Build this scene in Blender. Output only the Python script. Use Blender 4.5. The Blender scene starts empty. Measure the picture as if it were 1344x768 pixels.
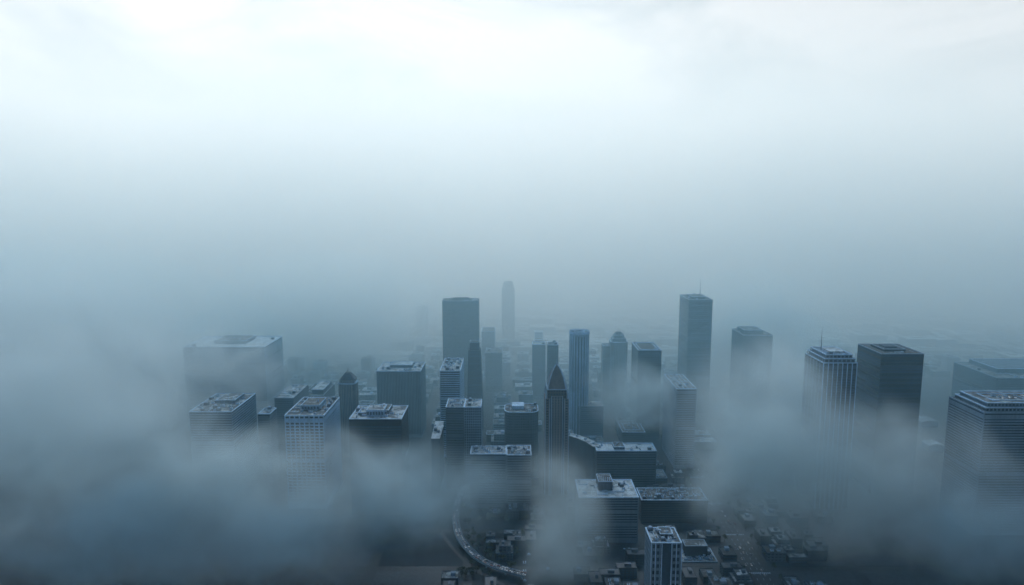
import bpy, math, random
from mathutils import Vector, Matrix

S = bpy.context.scene
C = S.collection
F = 900.0            # focal length in photo pixels (1344 wide)
H = 450.0            # camera height in metres
PIT = math.atan(124 / 900)
R = random.Random(11)

# ------------------------------------------------------------------ camera
cam = bpy.data.cameras.new('camera')
co = bpy.data.objects.new('camera', cam)
C.objects.link(co)
co.location = (0, 0, H)
co.rotation_euler = (math.pi / 2 - PIT, 0, 0)
cam.sensor_width = 36
cam.lens = 36 * F / 1344
cam.clip_start = 1.0
cam.clip_end = 80000
S.camera = co
ROT = co.rotation_euler.to_matrix()


def at(x, y, d):
    """World point seen at photo pixel (x, y) at forward distance d."""
    r = ROT @ Vector(((x - 672) / F, -(y - 384) / F, -1))
    return Vector((0, 0, H)) + r * (d / r.y)


def at_z(x, y, z):
    r = ROT @ Vector(((x - 672) / F, -(y - 384) / F, -1))
    return Vector((0, 0, H)) + r * ((z - H) / r.z)


# ------------------------------------------------------------------ materials
def new_mat(name):
    m = bpy.data.materials.new(name)
    m.use_nodes = True
    nt = m.node_tree
    return m, nt, nt.nodes['Principled BSDF'], nt.nodes.new, nt.links.new


def cool(c, k=1.0):
    """Blue-tinted version of a surface colour."""
    return (c[0] * .58 * k, c[1] * .86 * k, min(1, c[2] * 1.14 * k))


def facade_mat(name, col, var=.25, rough=.85):
    """Weathered cladding: broad blotches plus vertical run-off streaks, shifted per object."""
    m, nt, b, N, L = new_mat(name)
    geo = N('ShaderNodeNewGeometry')
    mp = N('ShaderNodeMapping'); mp.inputs['Scale'].default_value = (.55, .55, .035)
    L(geo.outputs['Position'], mp.inputs[0])
    n1 = N('ShaderNodeTexNoise'); n1.inputs['Scale'].default_value = 1.0; n1.inputs['Detail'].default_value = 4
    L(mp.outputs[0], n1.inputs['Vector'])
    n2 = N('ShaderNodeTexNoise'); n2.inputs['Scale'].default_value = .06; n2.inputs['Detail'].default_value = 3
    L(geo.outputs['Position'], n2.inputs['Vector'])
    ad = N('ShaderNodeMath'); ad.operation = 'ADD'; L(n1.outputs[0], ad.inputs[0]); L(n2.outputs[0], ad.inputs[1])
    mr = N('ShaderNodeMapRange'); mr.inputs[1].default_value = .7; mr.inputs[2].default_value = 1.3
    mr.inputs[3].default_value = 1 - var; mr.inputs[4].default_value = 1 + var
    L(ad.outputs[0], mr.inputs[0])
    sc = N('ShaderNodeVectorMath'); sc.operation = 'SCALE'; sc.inputs[0].default_value = cool(col)
    L(mr.outputs[0], sc.inputs['Scale']); L(sc.outputs[0], b.inputs['Base Color'])
    b.inputs['Roughness'].default_value = rough
    return m


def glass_mat(name, col, rough=.22):
    """Dark glazing: every pane of its own tone, blinds uneven, tone mottled."""
    m, nt, b, N, L = new_mat(name)
    oi = N('ShaderNodeObjectInfo')
    geo = N('ShaderNodeNewGeometry')
    n = N('ShaderNodeTexNoise'); n.inputs['Scale'].default_value = .35; n.inputs['Detail'].default_value = 2
    L(geo.outputs['Position'], n.inputs['Vector'])
    ad = N('ShaderNodeMath'); ad.operation = 'ADD'; L(oi.outputs['Random'], ad.inputs[0]); L(n.outputs[0], ad.inputs[1])
    mr = N('ShaderNodeMapRange'); mr.inputs[1].default_value = .3; mr.inputs[2].default_value = 1.5
    mr.inputs[3].default_value = .35; mr.inputs[4].default_value = 2.6
    L(ad.outputs[0], mr.inputs[0])
    sc = N('ShaderNodeVectorMath'); sc.operation = 'SCALE'; sc.inputs[0].default_value = cool(col)
    L(mr.outputs[0], sc.inputs['Scale']); L(sc.outputs[0], b.inputs['Base Color'])
    b.inputs['Roughness'].default_value = rough
    return m


def roof_mat(name, dark, light, lo=.45, hi=.6, scale=.12):
    """Flat roof: felt and gravel with pale frosted patches and wet darker areas."""
    m, nt, b, N, L = new_mat(name)
    geo = N('ShaderNodeNewGeometry')
    n = N('ShaderNodeTexNoise'); n.inputs['Scale'].default_value = scale; n.inputs['Detail'].default_value = 5
    n.inputs['Roughness'].default_value = .68
    L(geo.outputs['Position'], n.inputs['Vector'])
    v = N('ShaderNodeTexVoronoi'); v.distance = 'CHEBYCHEV'; v.inputs['Scale'].default_value = .11
    L(geo.outputs['Position'], v.inputs['Vector'])
    sep = N('ShaderNodeSeparateColor'); L(v.outputs['Color'], sep.inputs[0])
    mm = N('ShaderNodeMath'); mm.operation = 'MULTIPLY_ADD'; mm.inputs[1].default_value = .22; mm.inputs[2].default_value = -.11
    L(sep.outputs[0], mm.inputs[0])
    ad = N('ShaderNodeMath'); ad.operation = 'ADD'; L(n.outputs[0], ad.inputs[0]); L(mm.outputs[0], ad.inputs[1])
    oi = N('ShaderNodeObjectInfo')
    rv = N('ShaderNodeMath'); rv.operation = 'MULTIPLY_ADD'; L(oi.outputs['Random'], rv.inputs[0]); rv.inputs[1].default_value = .26; rv.inputs[2].default_value = -.16
    a2 = N('ShaderNodeMath'); a2.operation = 'ADD'; L(ad.outputs[0], a2.inputs[0]); L(rv.outputs[0], a2.inputs[1])
    cr = N('ShaderNodeValToRGB'); L(a2.outputs[0], cr.inputs[0])
    cr.color_ramp.elements[0].position = lo; cr.color_ramp.elements[0].color = (dark[0] * .8, dark[1] * .93, dark[2], 1)
    cr.color_ramp.elements[1].position = hi; cr.color_ramp.elements[1].color = (light[0] * .74, light[1] * .86, light[2] * .93, 1)
    L(cr.outputs[0], b.inputs['Base Color'])
    b.inputs['Roughness'].default_value = .8
    return m


M = {
    'pale': facade_mat('pale concrete', (.46, .49, .51)),
    'white': facade_mat('white cladding', (.64, .67, .69), .2),
    'grey': facade_mat('grey concrete', (.24, .26, .28)),
    'mid': facade_mat('mid grey stone', (.15, .165, .18)),
    'dim': facade_mat('dim grey cladding', (.085, .097, .11)),
    'dark': facade_mat('dark cladding', (.03, .036, .044)),
    'black': facade_mat('black cladding', (.014, .017, .022)),
    'brick': facade_mat('brown stone', (.27, .2, .16)),
    'brickdark': facade_mat('dark brown stone', (.12, .085, .065)),
    'slate': facade_mat('slate roofing', (.05, .056, .066), .35, .6),
    'glass': glass_mat('dark glazing', (.022, .03, .04)),
    'glassmid': glass_mat('blue grey glazing', (.05, .066, .08)),
    'roof': roof_mat('frosted roof', (.07, .08, .09), (.5, .53, .56)),
    'roofdark': roof_mat('dark roof felt', (.04, .045, .052), (.3, .33, .36), .5, .72),
    'roofpale': roof_mat('pale roof', (.2, .22, .24), (.62, .65, .68), .38, .6),
    'cap': facade_mat('parapet capping', (.62, .65, .68), .3, .6),
    'capdim': facade_mat('dim parapet capping', (.3, .33, .36), .3, .6),
    'unit': facade_mat('galvanised rooftop unit', (.5, .53, .56), .4, .55),
    'unitdark': facade_mat('dark rooftop unit', (.1, .11, .125), .4, .6),
    'steel': facade_mat('painted steel', (.16, .18, .2), .2, .5),
    'fan': facade_mat('fan grille', (.03, .033, .038), .2, .6),
    'tyre': facade_mat('tyre rubber', (.02, .02, .022), .1),
    'bark': facade_mat('tree bark', (.05, .042, .036)),
}


# ------------------------------------------------------------------ mesh helpers
class MB:
    def __init__(self):
        self.v, self.f, self.mi, self.d = [], [], [], {}

    def vert(self, p):
        k = (round(p[0], 3), round(p[1], 3), round(p[2], 3))
        i = self.d.get(k)
        if i is None:
            i = self.d[k] = len(self.v)
            self.v.append(k)
        return i

    def face(self, pts, mi=0):
        ids = []
        for p in pts:
            i = self.vert(p)
            if i not in ids:
                ids.append(i)
        if len(ids) > 2:
            self.f.append(ids)
            self.mi.append(mi)

    def box(self, x0, x1, y0, y1, z0, z1, mi=0):
        self.prism([(x0, y0), (x1, y0), (x1, y1), (x0, y1)], z0, z1, mi)

    def prism(self, pts, z0, z1, mi=0, top=None, cap=True, capmi=None):
        """pts counter-clockwise seen from above; top: other outline at z1."""
        top = top or pts
        n = len(pts)
        for i in range(n):
            a, b = pts[i], pts[(i + 1) % n]
            c, e = top[(i + 1) % n], top[i]
            self.face([(*a, z0), (*b, z0), (*c, z1), (*e, z1)], mi)
        if cap:
            self.face([(*p, z1) for p in top], mi if capmi is None else capmi)
            self.face([(*p, z0) for p in reversed(pts)], mi)

    def ring(self, outer, inner, z0, z1, mi=0):
        n = len(outer)
        for i in range(n):
            j = (i + 1) % n
            a, b, c, e = outer[i], outer[j], inner[j], inner[i]
            self.face([(*a, z0), (*b, z0), (*b, z1), (*a, z1)], mi)
            self.face([(*c, z0), (*e, z0), (*e, z1), (*c, z1)], mi)
            self.face([(*a, z1), (*b, z1), (*c, z1), (*e, z1)], mi)
            self.face([(*b, z0), (*a, z0), (*e, z0), (*c, z0)], mi)

    def mesh(self, name, mats):
        me = bpy.data.meshes.new(name)
        me.from_pydata(self.v, [], self.f)
        for m in (mats if isinstance(mats, (list, tuple)) else [mats]):
            me.materials.append(m)
        for p, k in zip(me.polygons, self.mi):
            p.material_index = k
        me.update()
        return me

    def build(self, name, mats, parent=None, loc=(0, 0, 0), rz=0):
        return link(name, self.mesh(name, mats), parent, loc, rz)


def link(name, me, parent=None, loc=(0, 0, 0), rz=0, scale=None):
    o = bpy.data.objects.new(name, me)
    C.objects.link(o)
    o.parent = parent
    o.location = loc
    if rz:
        o.rotation_euler = (0, 0, rz)
    if scale:
        o.scale = scale
    return o


def tag(o, label=None, cat=None, group=None, kind=None):
    for k, v in (('label', label), ('category', cat), ('group', group), ('kind', kind)):
        if v:
            o[k] = v
    return o


def thing(name, label, cat, loc=(0, 0, 0), group=None, rz=0):
    o = bpy.data.objects.new(name, None)
    C.objects.link(o)
    o.location = loc
    o.rotation_euler = (0, 0, rz)
    o.empty_display_size = 5
    return tag(o, label, cat, group)


def copy_tree(o, parent=None):
    c = o.copy()
    C.objects.link(c)
    c.parent = parent
    for ch in list(KIDS.get(o.name, ())):
        copy_tree(ch, c)
    return c


KIDS = {}


def note_kids(o):
    KIDS[o.name] = list(o.children)
    for ch in o.children:
        note_kids(ch)


def rect(x0, x1, y0, y1):
    return [(x0, y0), (x1, y0), (x1, y1), (x0, y1)]


def ngon(n, r, rot=0, cx=0, cy=0):
    return [(cx + r * math.cos(rot + 2 * math.pi * i / n), cy + r * math.sin(rot + 2 * math.pi * i / n)) for i in range(n)]


def inset(pts, k):
    """Outline moved inwards by k (convex, counter-clockwise)."""
    n = len(pts)
    out = []
    for i in range(n):
        a, b, c = Vector(pts[i - 1]), Vector(pts[i]), Vector(pts[(i + 1) % n])
        u, v = (b - a).normalized(), (c - b).normalized()
        nu, nv = Vector((-u.y, u.x)), Vector((-v.y, v.x))
        s = (nu + nv)
        s = s / max(.3, 1 + nu.dot(nv))
        p = b + s * k
        out.append((p.x, p.y))
    return out


def facade(mb, a, b, z0, z1, cols, rows, fx, fz, depth, mx=0.0, mi=0, blank=()):
    """Wall from ground point a to b (outside on the right hand) with cols x rows recessed openings.
    Returns the panes as (col, row from the top, four corners)."""
    a, b = Vector((*a, 0)), Vector((*b, 0))
    w = (b - a).length
    u = (b - a) / w
    n = Vector((u.y, -u.x, 0))
    P = lambda s, z, dn=0: a + u * s - n * dn + Vector((0, 0, z))
    panes = []
    if mx:
        mb.face([P(0, z0), P(mx, z0), P(mx, z1), P(0, z1)], mi)
        mb.face([P(w - mx, z0), P(w, z0), P(w, z1), P(w - mx, z1)], mi)
    cw, ch = (w - 2 * mx) / cols, (z1 - z0) / rows
    for r in range(rows):
        for c in range(cols):
            x0, x1 = mx + c * cw, mx + (c + 1) * cw
            y1, y0 = z1 - r * ch, z1 - (r + 1) * ch
            ix, iz = cw * (1 - fx) / 2, ch * (1 - fz) / 2
            o = [(x0, y0), (x1, y0), (x1, y1), (x0, y1)]
            if r in blank:
                mb.face([P(*p) for p in o], mi)
                continue
            q = [(x0 + ix, y0 + iz), (x1 - ix, y0 + iz), (x1 - ix, y1 - iz), (x0 + ix, y1 - iz)]
            for k in range(4):
                j = (k + 1) % 4
                mb.face([P(*o[k]), P(*o[j]), P(*q[j]), P(*q[k])], mi)
                mb.face([P(*q[k]), P(*q[j]), P(*q[j], depth), P(*q[k], depth)], mi)
            panes.append((c, r, [P(*p, depth) for p in q]))
    return panes


PANE = {}


def pane_objects(name, panes, mat, root, most):
    """The first panes as parts of their own, whatever is left over as one part."""
    for c, r, q in panes[:most]:
        ctr = sum(q, Vector()) / 4
        loc = [p - ctr for p in q]
        key = (name, mat.name, tuple(tuple(round(v, 2) for v in p) for p in loc))
        me = PANE.get(key)
        if me is None:
            b = MB(); b.face(loc)
            me = PANE[key] = b.mesh(name, mat)
        link(name, me, root, ctr)
    rest = panes[most:]
    if rest:
        b = MB()
        for c, r, q in rest:
            b.face(q)
        tag(b.build('glazing', mat, root), kind='stuff')


# ------------------------------------------------------------------ rooftop equipment (shared meshes)
def unit_mesh():
    b = MB()
    b.box(-2, 2, -1.4, 1.4, .25, 2.1)
    b.box(-1.9, -1.6, -1.3, 1.3, 0, .25); b.box(1.6, 1.9, -1.3, 1.3, 0, .25)
    for x in (-1, 1):
        b.prism(ngon(10, .85, 0, x, 0), 2.1, 2.3, 1)
    return b.mesh('air_conditioner', [M['unit'], M['fan']])


def vent_mesh():
    b = MB()
    b.prism(ngon(8, .45), 0, 1.6)
    b.prism(ngon(8, .85), 1.6, 2.1, top=ngon(8, .3))
    return b.mesh('vent', M['unit'])


def duct_mesh():
    b = MB()
    b.box(-5, 5, -.45, .45, .5, 1.3)
    b.box(4.1, 5, .45, 3.5, .5, 1.3)
    for x in (-4, 0, 4):
        b.box(x - .1, x + .1, -.35, .35, 0, .5)
    return b.mesh('duct', M['unit'])


def tower_mesh():
    b = MB()
    b.box(-2.2, 2.2, -2.2, 2.2, .3, 3.2)
    b.prism(ngon(12, 1.7), 3.2, 4.2, 1, top=ngon(12, 1.45))
    for x in (-2, 2):
        for y in (-2, 2):
            b.box(x - .15, x + .15, y - .15, y + .15, 0, .3)
    return b.mesh('cooling_tower', [M['unitdark'], M['unit']])


def skylight_mesh():
    b = MB()
    b.box(-2.5, 2.5, -1, 1, 0, .5)
    b.prism(rect(-2.4, 2.4, -.9, .9), .5, 1.1, 1, top=rect(-2.1, 2.1, -.05, .05))
    return b.mesh('skylight', [M['cap'], M['glassmid']])


def rail_mesh():
    b = MB()
    b.box(-6, 6, -.12, .12, 0, .35)
    return b.mesh('roof_kerb', M['cap'])


EQ = {'air_conditioner': unit_mesh(), 'vent': vent_mesh(), 'duct': duct_mesh(), 'cooling_tower': tower_mesh(),
      'skylight': skylight_mesh(), 'roof_kerb': rail_mesh()}


def clutter(root, x0, x1, y0, y1, z, n, seed, big=1.0, avoid=None):
    rr = random.Random(seed)
    kinds = ['air_conditioner'] * 5 + ['duct'] * 3 + ['vent'] * 3 + ['cooling_tower'] * 2 + ['skylight'] * 2 + ['roof_kerb'] * 3
    put = []
    for _ in range(n * 12):
        if len(put) >= n:
            break
        k = rr.choice(kinds)
        half = {'duct': 5, 'roof_kerb': 6}.get(k, 2.4) * big
        rz = rr.choice((0, math.pi / 2))
        hx, hy = (half, half * .5) if rz == 0 else (half * .5, half)
        if x1 - x0 < 2 * hx + 1 or y1 - y0 < 2 * hy + 1:
            continue
        x, y = rr.uniform(x0 + hx, x1 - hx), rr.uniform(y0 + hy, y1 - hy)
        if avoid and avoid[0] - hx < x < avoid[1] + hx and avoid[2] - hy < y < avoid[3] + hy:
            continue
        if any(abs(x - p[0]) < hx + p[2] + .3 and abs(y - p[1]) < hy + p[3] + .3 for p in put):
            continue
        put.append((x, y, hx, hy))
        s = big * rr.uniform(.85, 1.25)
        link(k, EQ[k], root, (x, y, z), rz, (s, s, s))


FOOT = []           # footprints already taken: x0, x1, y0, y1


def roof_on(root, pts, h, deck='roof', cap='cap', lip=1.2, thick=1.1, proud=.25):
    b = MB()
    b.ring(inset(pts, -proud), inset(pts, thick), h - lip, h)
    b.build('parapet', M[cap], root)
    b = MB()
    b.prism(inset(pts, thick + .004), h - lip - .3, h - lip + .15)
    b.build('roof', M[deck], root)
    return h - lip + .15


def penthouse(root, x0, x1, y0, y1, z, hh, wall='grey', deck='roofdark', vents=2, seed=0, name='penthouse'):
    b = MB()
    pan = facade(b, (x0, y0), (x1, y0), z, z + hh, max(2, int((x1 - x0) / 4)), 1, .7, .5, .25)
    for a, c in (((x1, y0), (x1, y1)), ((x1, y1), (x0, y1)), ((x0, y1), (x0, y0))):
        facade(b, a, c, z, z + hh, max(1, int(math.dist(a, c) / 5)), 1, .6, .5, .25)
    b.prism(rect(x0 + .3, x1 - .3, y0 + .3, y1 - .3), z, z + hh - .2, 1)
    o = b.build(name, [M[wall], M['unitdark']], root)
    b = MB()
    pts = rect(x0, x1, y0, y1)
    b.ring(inset(pts, -.3), inset(pts, .5), z + hh, z + hh + .8)
    b.build('coping', M['cap'], o)
    b = MB(); b.prism(inset(pts, .504), z + hh - .1, z + hh + .25); b.build('roof', M[deck], o)
    rr = random.Random(seed)
    for _ in range(vents):
        s = rr.uniform(.9, 1.6)
        link('vent', EQ['vent'], o, (rr.uniform(x0 + 2, x1 - 2), rr.uniform(y0 + 2, max(y0 + 2.1, y1 - 2)), z + hh + .2), 0, (s, s, s))
    return o


def spec(xl, xr, yf, yb, d):
    a, b = at(xl, yf, d), at(xr, yf, d)
    D = at_z((xl + xr) / 2, yb, a.z).y - d
    return (a.x + b.x) / 2, b.x - a.x, D, a.z


def tower(name, label, px, style='bands', wall='grey', glass='glass', deck='roof', cap='cap', floor=3.9, bay=4.5,
          frac=None, depth=.45, margin=1.2, units=8, most=44, cat='office tower', D=None, group=None, seed=0, roof=True,
          rows=None, shape=None, base=0.0, head=0.0):
    """One building from its picture front edge; ground floor at z = 0."""
    cx, W, DD, h = spec(*px)
    D = D or DD
    d = px[4]
    root = thing(name, label, cat, (cx, d, 0), group)
    FOOT.append((cx - W / 2 - 6, cx + W / 2 + 6, d - 6, d + D + 6))
    pts = shape(W, D) if shape else rect(-W / 2, W / 2, 0, D)
    b = MB()
    panes = []
    top = h - 1.2 - head
    z0 = min(max(base, 6.0), h * .3)
    n = len(pts)
    vis_side = cx < 0        # the right-hand side shows on the left half of the picture
    for i in range(n):
        p, q = pts[i], pts[(i + 1) % n]
        w = math.dist(p, q)
        nx, ny = (q[1] - p[1]) / w, -(q[0] - p[0]) / w
        mid = Vector(((p[0] + q[0]) / 2 + cx, (p[1] + q[1]) / 2 + d))
        seen = nx * -mid.x + ny * -mid.y > 0
        rws = rows or max(1, round((top - z0) / floor))
        if style == 'bands':
            arg = (1, rws, (w - 2 * margin) / w if w > 3 * margin else .8, frac or .52)
        elif style == 'ribs':
            arg = (max(1, round(w / bay)), rows or 1, frac or .55, .985)
        else:
            arg = (max(1, round(w / bay)), rws, frac or .62, .62)
        if not seen:
            b.face([(*p, z0), (*q, z0), (*q, top), (*p, top)])
            continue
        mx = margin if style != 'bands' and w > 4 * margin else 0
        bl = () if style == 'ribs' or rws < 16 else {rws // 3 + seed % 5, 2 * rws // 3 + seed % 4} if seed % 3 else {1, rws // 2}
        pn = facade(b, p, q, z0, top, *arg, depth, mx, 0, bl)
        panes += [(c, r, [v.copy() for v in qd]) for c, r, qd in pn]
    # plinth and blank head
    for i in range(n):
        p, q = pts[i], pts[(i + 1) % n]
        b.face([(*p, 0), (*q, 0), (*q, z0), (*p, z0)])
        if head:
            b.face([(*p, top), (*q, top), (*q, top + head), (*p, top + head)])
    b.build('wall', M[wall], root)
    panes.sort(key=lambda t: t[1])
    pane_objects({'bands': 'window_band', 'ribs': 'window_strip'}.get(style, 'window'), panes, M[glass], root, most)
    z = h
    if roof:
        z = roof_on(root, pts, h, deck, cap)
        if units:
            clutter(root, -W / 2 + 2, W / 2 - 2, 2, D - 2, z, int(units * 1.5), seed, 1.15)
    root['_'] = 0
    del root['_']
    return root, W, D, h, z


def antenna(root, x, y, z, hh, r=.35):
    b = MB()
    b.prism(ngon(6, r * 1.6, 0, x, y), z, z + hh * .35, top=ngon(6, r, 0, x, y))
    b.prism(ngon(6, r * .9, 0, x, y), z + hh * .35, z + hh, top=ngon(6, r * .35, 0, x, y))
    b.prism(ngon(6, r * 2.2, 0, x, y), z + hh * .33, z + hh * .36)
    return b.build('antenna', M['steel'], root)


# ================================================================== the buildings
# --- far left, large pale block standing in the haze
r, W, D, h, z = tower('office_block', 'very wide hazy block with pale flat roof, half lost in fog at far left', (240, 347, 455, 441, 1300),
                      'bands', 'grey', 'glassmid', 'roofpale', units=10, seed=1)
penthouse(r, -W * .2, W * .2, D * .3, D * .8, z, 6, 'mid', 'roofdark', 3, 1)

r, W, D, h, z = tower('office_block', 'broad banded block with cluttered frosted roof, in front of the very wide hazy block', (248, 304, 540, 516, 1000),
                      'bands', 'grey', 'glass', 'roof', units=26, seed=2, margin=.8)
penthouse(r, -W * .15, W * .3, D * .45, D * .85, z, 5, 'grey', 'roof', 4, 2)

tower('low_block', 'small dim block squeezed between banded block and slim block', (338, 354, 543, 535, 1060), 'bands', 'dim', 'glass', 'roof', units=4, seed=3, cat='building')
tower('office_block', 'slim plain slab with pale edged roof behind the white gridded block', (360, 385, 522, 504, 1150), 'bands', 'dim', 'glass', 'roof', 'capdim', units=9, seed=4, frac=.4)
r, W, D, h, z = tower('office_block', 'dim block with raised roof storey, behind the slim plain slab', (396, 424, 519, 503, 1240), 'bands', 'dim', 'glass', 'roofdark', 'capdim', units=6, seed=5)
penthouse(r, -W * .1, W * .42, D * .15, D * .85, z, 8, 'mid', 'roof', 2, 5)

# --- white grid
r, W, D, h, z = tower('office_block', 'white gridded block with rows of square windows, left of the black block', (373, 425, 545, 521, 950),
                      'grid', 'white', 'glass', 'roof', floor=4.6, bay=6.9, frac=.74, depth=.7, units=22, most=98, seed=6, margin=.6)
penthouse(r, -W * .22, W * .25, D * .3, D * .72, z, 7, 'pale', 'roofdark', 3, 6)

# --- octagonal stone tower with pyramid roof
def chamfer(k):
    def f(W, D):
        c = min(W, D) * k
        x, = (W / 2,)
        return [(-x + c, 0), (x - c, 0), (x, c), (x, D - c), (x - c, D), (-x + c, D), (-x, D - c), (-x, c)]
    return f

r, W, D, h, z = tower('stone_tower', 'slim dark stone tower with pointed pyramid roof and spike, beside the white gridded block', (443, 466, 504, 494, 1150),
                      'ribs', 'brick', 'glass', bay=3.2, roof=False, shape=chamfer(.2), most=40, D=29, cat='tower')
b = MB(); p8 = chamfer(.2)(W, D)
b.prism(inset(p8, -.8), h - 1.2, h + .6); b.build('cornice', M['pale'], r)
b = MB(); p6 = inset(p8, 2.5)
b.prism(p6, h + .6, h + 6, cap=True); b.build('attic', M['brick'], r)
b = MB()
p5 = inset(p8, 1.9)
b.prism(p5, h + 6, h + 11, top=inset(p8, 6)); b.prism(inset(p8, 6), h + 11, h + 17, top=inset(p8, 11.2))
ro = b.build('roof', M['slate'], r)
b = MB(); b.prism(ngon(6, .9, 0, 0, D / 2), h + 16.5, h + 27, top=ngon(6, .12, 0, 0, D / 2)); b.build('spike', M['steel'], ro)
for sx, sy in ((-1, .1), (1, .1), (-1, .9), (1, .9)):
    b = MB(); b.prism(ngon(4, 1.3, .785, sx * W * .38, sy * D), h + .6, h + 4.2); b.prism(ngon(4, 1.5, .785, sx * W * .38, sy * D), h + 4.2, h + 7.5, top=ngon(4, .1, .785, sx * W * .38, sy * D))
    b.build('pinnacle', M['brick'], r)

# --- black block
r, W, D, h, z = tower('office_block', 'black block with pale rimmed roof and boxy rooftop plant, above the low fog bank', (458, 527, 549.5, 532, 930),
                      'bands', 'black', 'glass', 'roof', 'cap', units=16, seed=8, frac=.66, margin=.5, head=9)
for k, (x0, x1, y0, y1, hh, wl) in enumerate([(-.2, .13, .2, .62, 9, 'unit'), (-.05, .2, .35, .8, 6, 'unitdark'), (-.38, -.24, .3, .6, 3.5, 'unitdark')]):
    penthouse(r, W * x0, W * x1, D * y0, D * y1, z, hh, wl, 'roof', 4, 20 + k, 'plant_room')

# --- ribbed block
r, W, D, h, z = tower('office_block', 'wide block of close vertical ribs behind the black block', (494, 552, 487, 475, 1250),
                      'ribs', 'mid', 'glass', 'roof', bay=2.9, units=18, seed=9, most=60, depth=.8)
penthouse(r, -W * .25, W * .25, D * .4, D * .8, z, 5, 'mid', 'roofpale', 3, 9)

# --- pale banded tower
r, W, D, h, z = tower('office_tower', 'pale banded slab with frosted roof between ribbed block and dark tapering tower', (577, 604, 486.5, 468, 1150),
                      'bands', 'pale', 'glass', 'roofpale', units=26, seed=10, frac=.5, most=60, D=95)

# --- block with light roof edge in the centre left
r, W, D, h, z = tower('office_block', 'mid height block with dark banded left half, below the pale banded slab', (585, 609, 534, 523, 1020),
                      'bands', 'dim', 'glass', 'roof', units=10, seed=11, D=46)
cx2, W2, D2, h2 = spec(609.6, 632, 533.2, 523, 1020)
b = MB()
x0 = W / 2 + .05
pan = facade(b, (x0, 1.5), (x0 + W2, 1.5), 6, h - 2, max(2, int(W2 / 3.2)), 30, .6, .6, .4)
pan += facade(b, (x0 + W2, 1.5), (x0 + W2, 44), 6, h - 2, 10, 30, .6, .6, .4)
b.face([(x0 + W2, 44, 0), (x0, 44, 0), (x0, 44, h - 2), (x0 + W2, 44, h - 2)])
b.prism(rect(x0, x0 + W2, 1.5, 44), 0, 6)
wg = b.build('wing', M['grey'], r)
b = MB()
for c_, r_, q in pan: b.face(q)
tag(b.build('glazing', M['glass'], wg), kind='stuff')
b = MB(); pw = rect(x0, x0 + W2, 1.5, 44)
b.ring(pw, inset(pw, 1), h - 2, h - .4); b.build('parapet', M['cap'], wg)
b = MB(); b.prism(inset(pw, 1.004), h - 2.2, h - 1.6); b.build('roof', M['roof'], wg)
clutter(r, x0 + 1, x0 + W2 - 1, 3, 43, h - 1.6, 9, 31)
FOOT.append((cx2 - W2 / 2, cx2 + W2 / 2 + 5, 1015, 1070))

# --- low shed with bright sloped roof
cx, W, D, h = spec(566, 577, 574, 552, 1015)
r = thing('low_block', 'low block with tilted pale roof at the foot of the mid height block', 'building', (cx, 1015, 0))
FOOT.append((cx - W, cx + W, 1010, 1090))
b = MB(); b.box(-W / 2, W / 2, 0, 62, 0, h - 2); b.build('wall', M['dim'], r)
b = MB(); b.face([(-W / 2 - .5, -.5, h - 1.9), (W / 2 + .5, -.5, h - 1.9), (W / 2 + .5, 62.5, h + 5), (-W / 2 - .5, 62.5, h + 5)])
b.prism(rect(-W / 2 - .5, W / 2 + .5, -.5, 62.5), h - 2, h - 1.95); b.build('roof', M['roofpale'], r)
clutter(r, -W / 2, W / 2, 20, 60, h + 1.2, 5, 41)

# --- big dark curved slab
def lens(W, D):
    n = 8
    f = [(-W / 2 + W * i / n, 5.0 * (1 - math.sin(math.pi * i / n))) for i in range(n + 1)]
    bk = [(W / 2 - W * i / n, D - 5.0 * (1 - math.sin(math.pi * i / n))) for i in range(n + 1)]
    return f + bk
r, W, D, h, z = tower('skyscraper', 'broad dark slab tower with gently bowed front, tallest mass left of the faint needle tower', (580, 628, 395, 390.5, 1500),
                      'bands', 'dark', 'glass', 'roofdark', 'capdim', units=5, seed=12, shape=lens, most=90, rows=26, D=46, margin=.3, cat='skyscraper')
b = MB(); b.prism(rect(-W * .28, W * .28, 14, 34), z, z + 5, top=rect(-W * .2, W * .2, 17, 30)); b.build('roof_cap', M['dark'], r)

# --- dark tapering tower
cx, W, D, h = spec(614.5, 630.5, 460.5, 452, 1300)
r = thing('skyscraper', 'dark tower widening towards its foot, in front of the bowed slab', 'tower', (cx, 1300, 0))
FOOT.append((cx - 25, cx + 25, 1290, 1350))
b = MB(); p0, p1 = rect(-W * .66, W * .72, -4, 35), rect(-W / 2, W / 2, 0, 30)
b.prism(p0, 0, h, top=p1); b.build('wall', M['black'], r)
for i in range(22):
    t0 = (i + .25) / 22; t1 = (i + .75) / 22
    e = lambda t: inset([(p0[k][0] * (1 - t) + p1[k][0] * t, p0[k][1] * (1 - t) + p1[k][1] * t) for k in range(4)], -.12)
    b = MB(); b.prism(e(t0), h * t0, h * t1, top=e(t1)); b.build('window_band', M['glass'], r)
b = MB(); b.box(-W * .38, W * .38, 4, 26, h, h + 15); b.build('upper_storey', M['dark'], r)
b = MB(); pp = rect(-W * .38, W * .38, 4, 26); b.ring(inset(pp, -.5), inset(pp, .8), h + 15, h + 16.2); b.build('parapet', M['capdim'], r)

# --- small tower with light outline, and its lower neighbour
tower('office_tower', 'small grey tower with bright roof rim, just right of the bowed slab', (632, 649.4, 435, 426, 1700), 'grid', 'grey', 'glassmid', 'roofdark', bay=5, floor=7, units=3, seed=14, most=50, D=60)
tower('office_block', 'low grey block below the small bright rimmed tower', (637, 659, 463, 456, 1560), 'bands', 'dim', 'glassmid', 'roof', 'capdim', units=6, seed=15)

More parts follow.
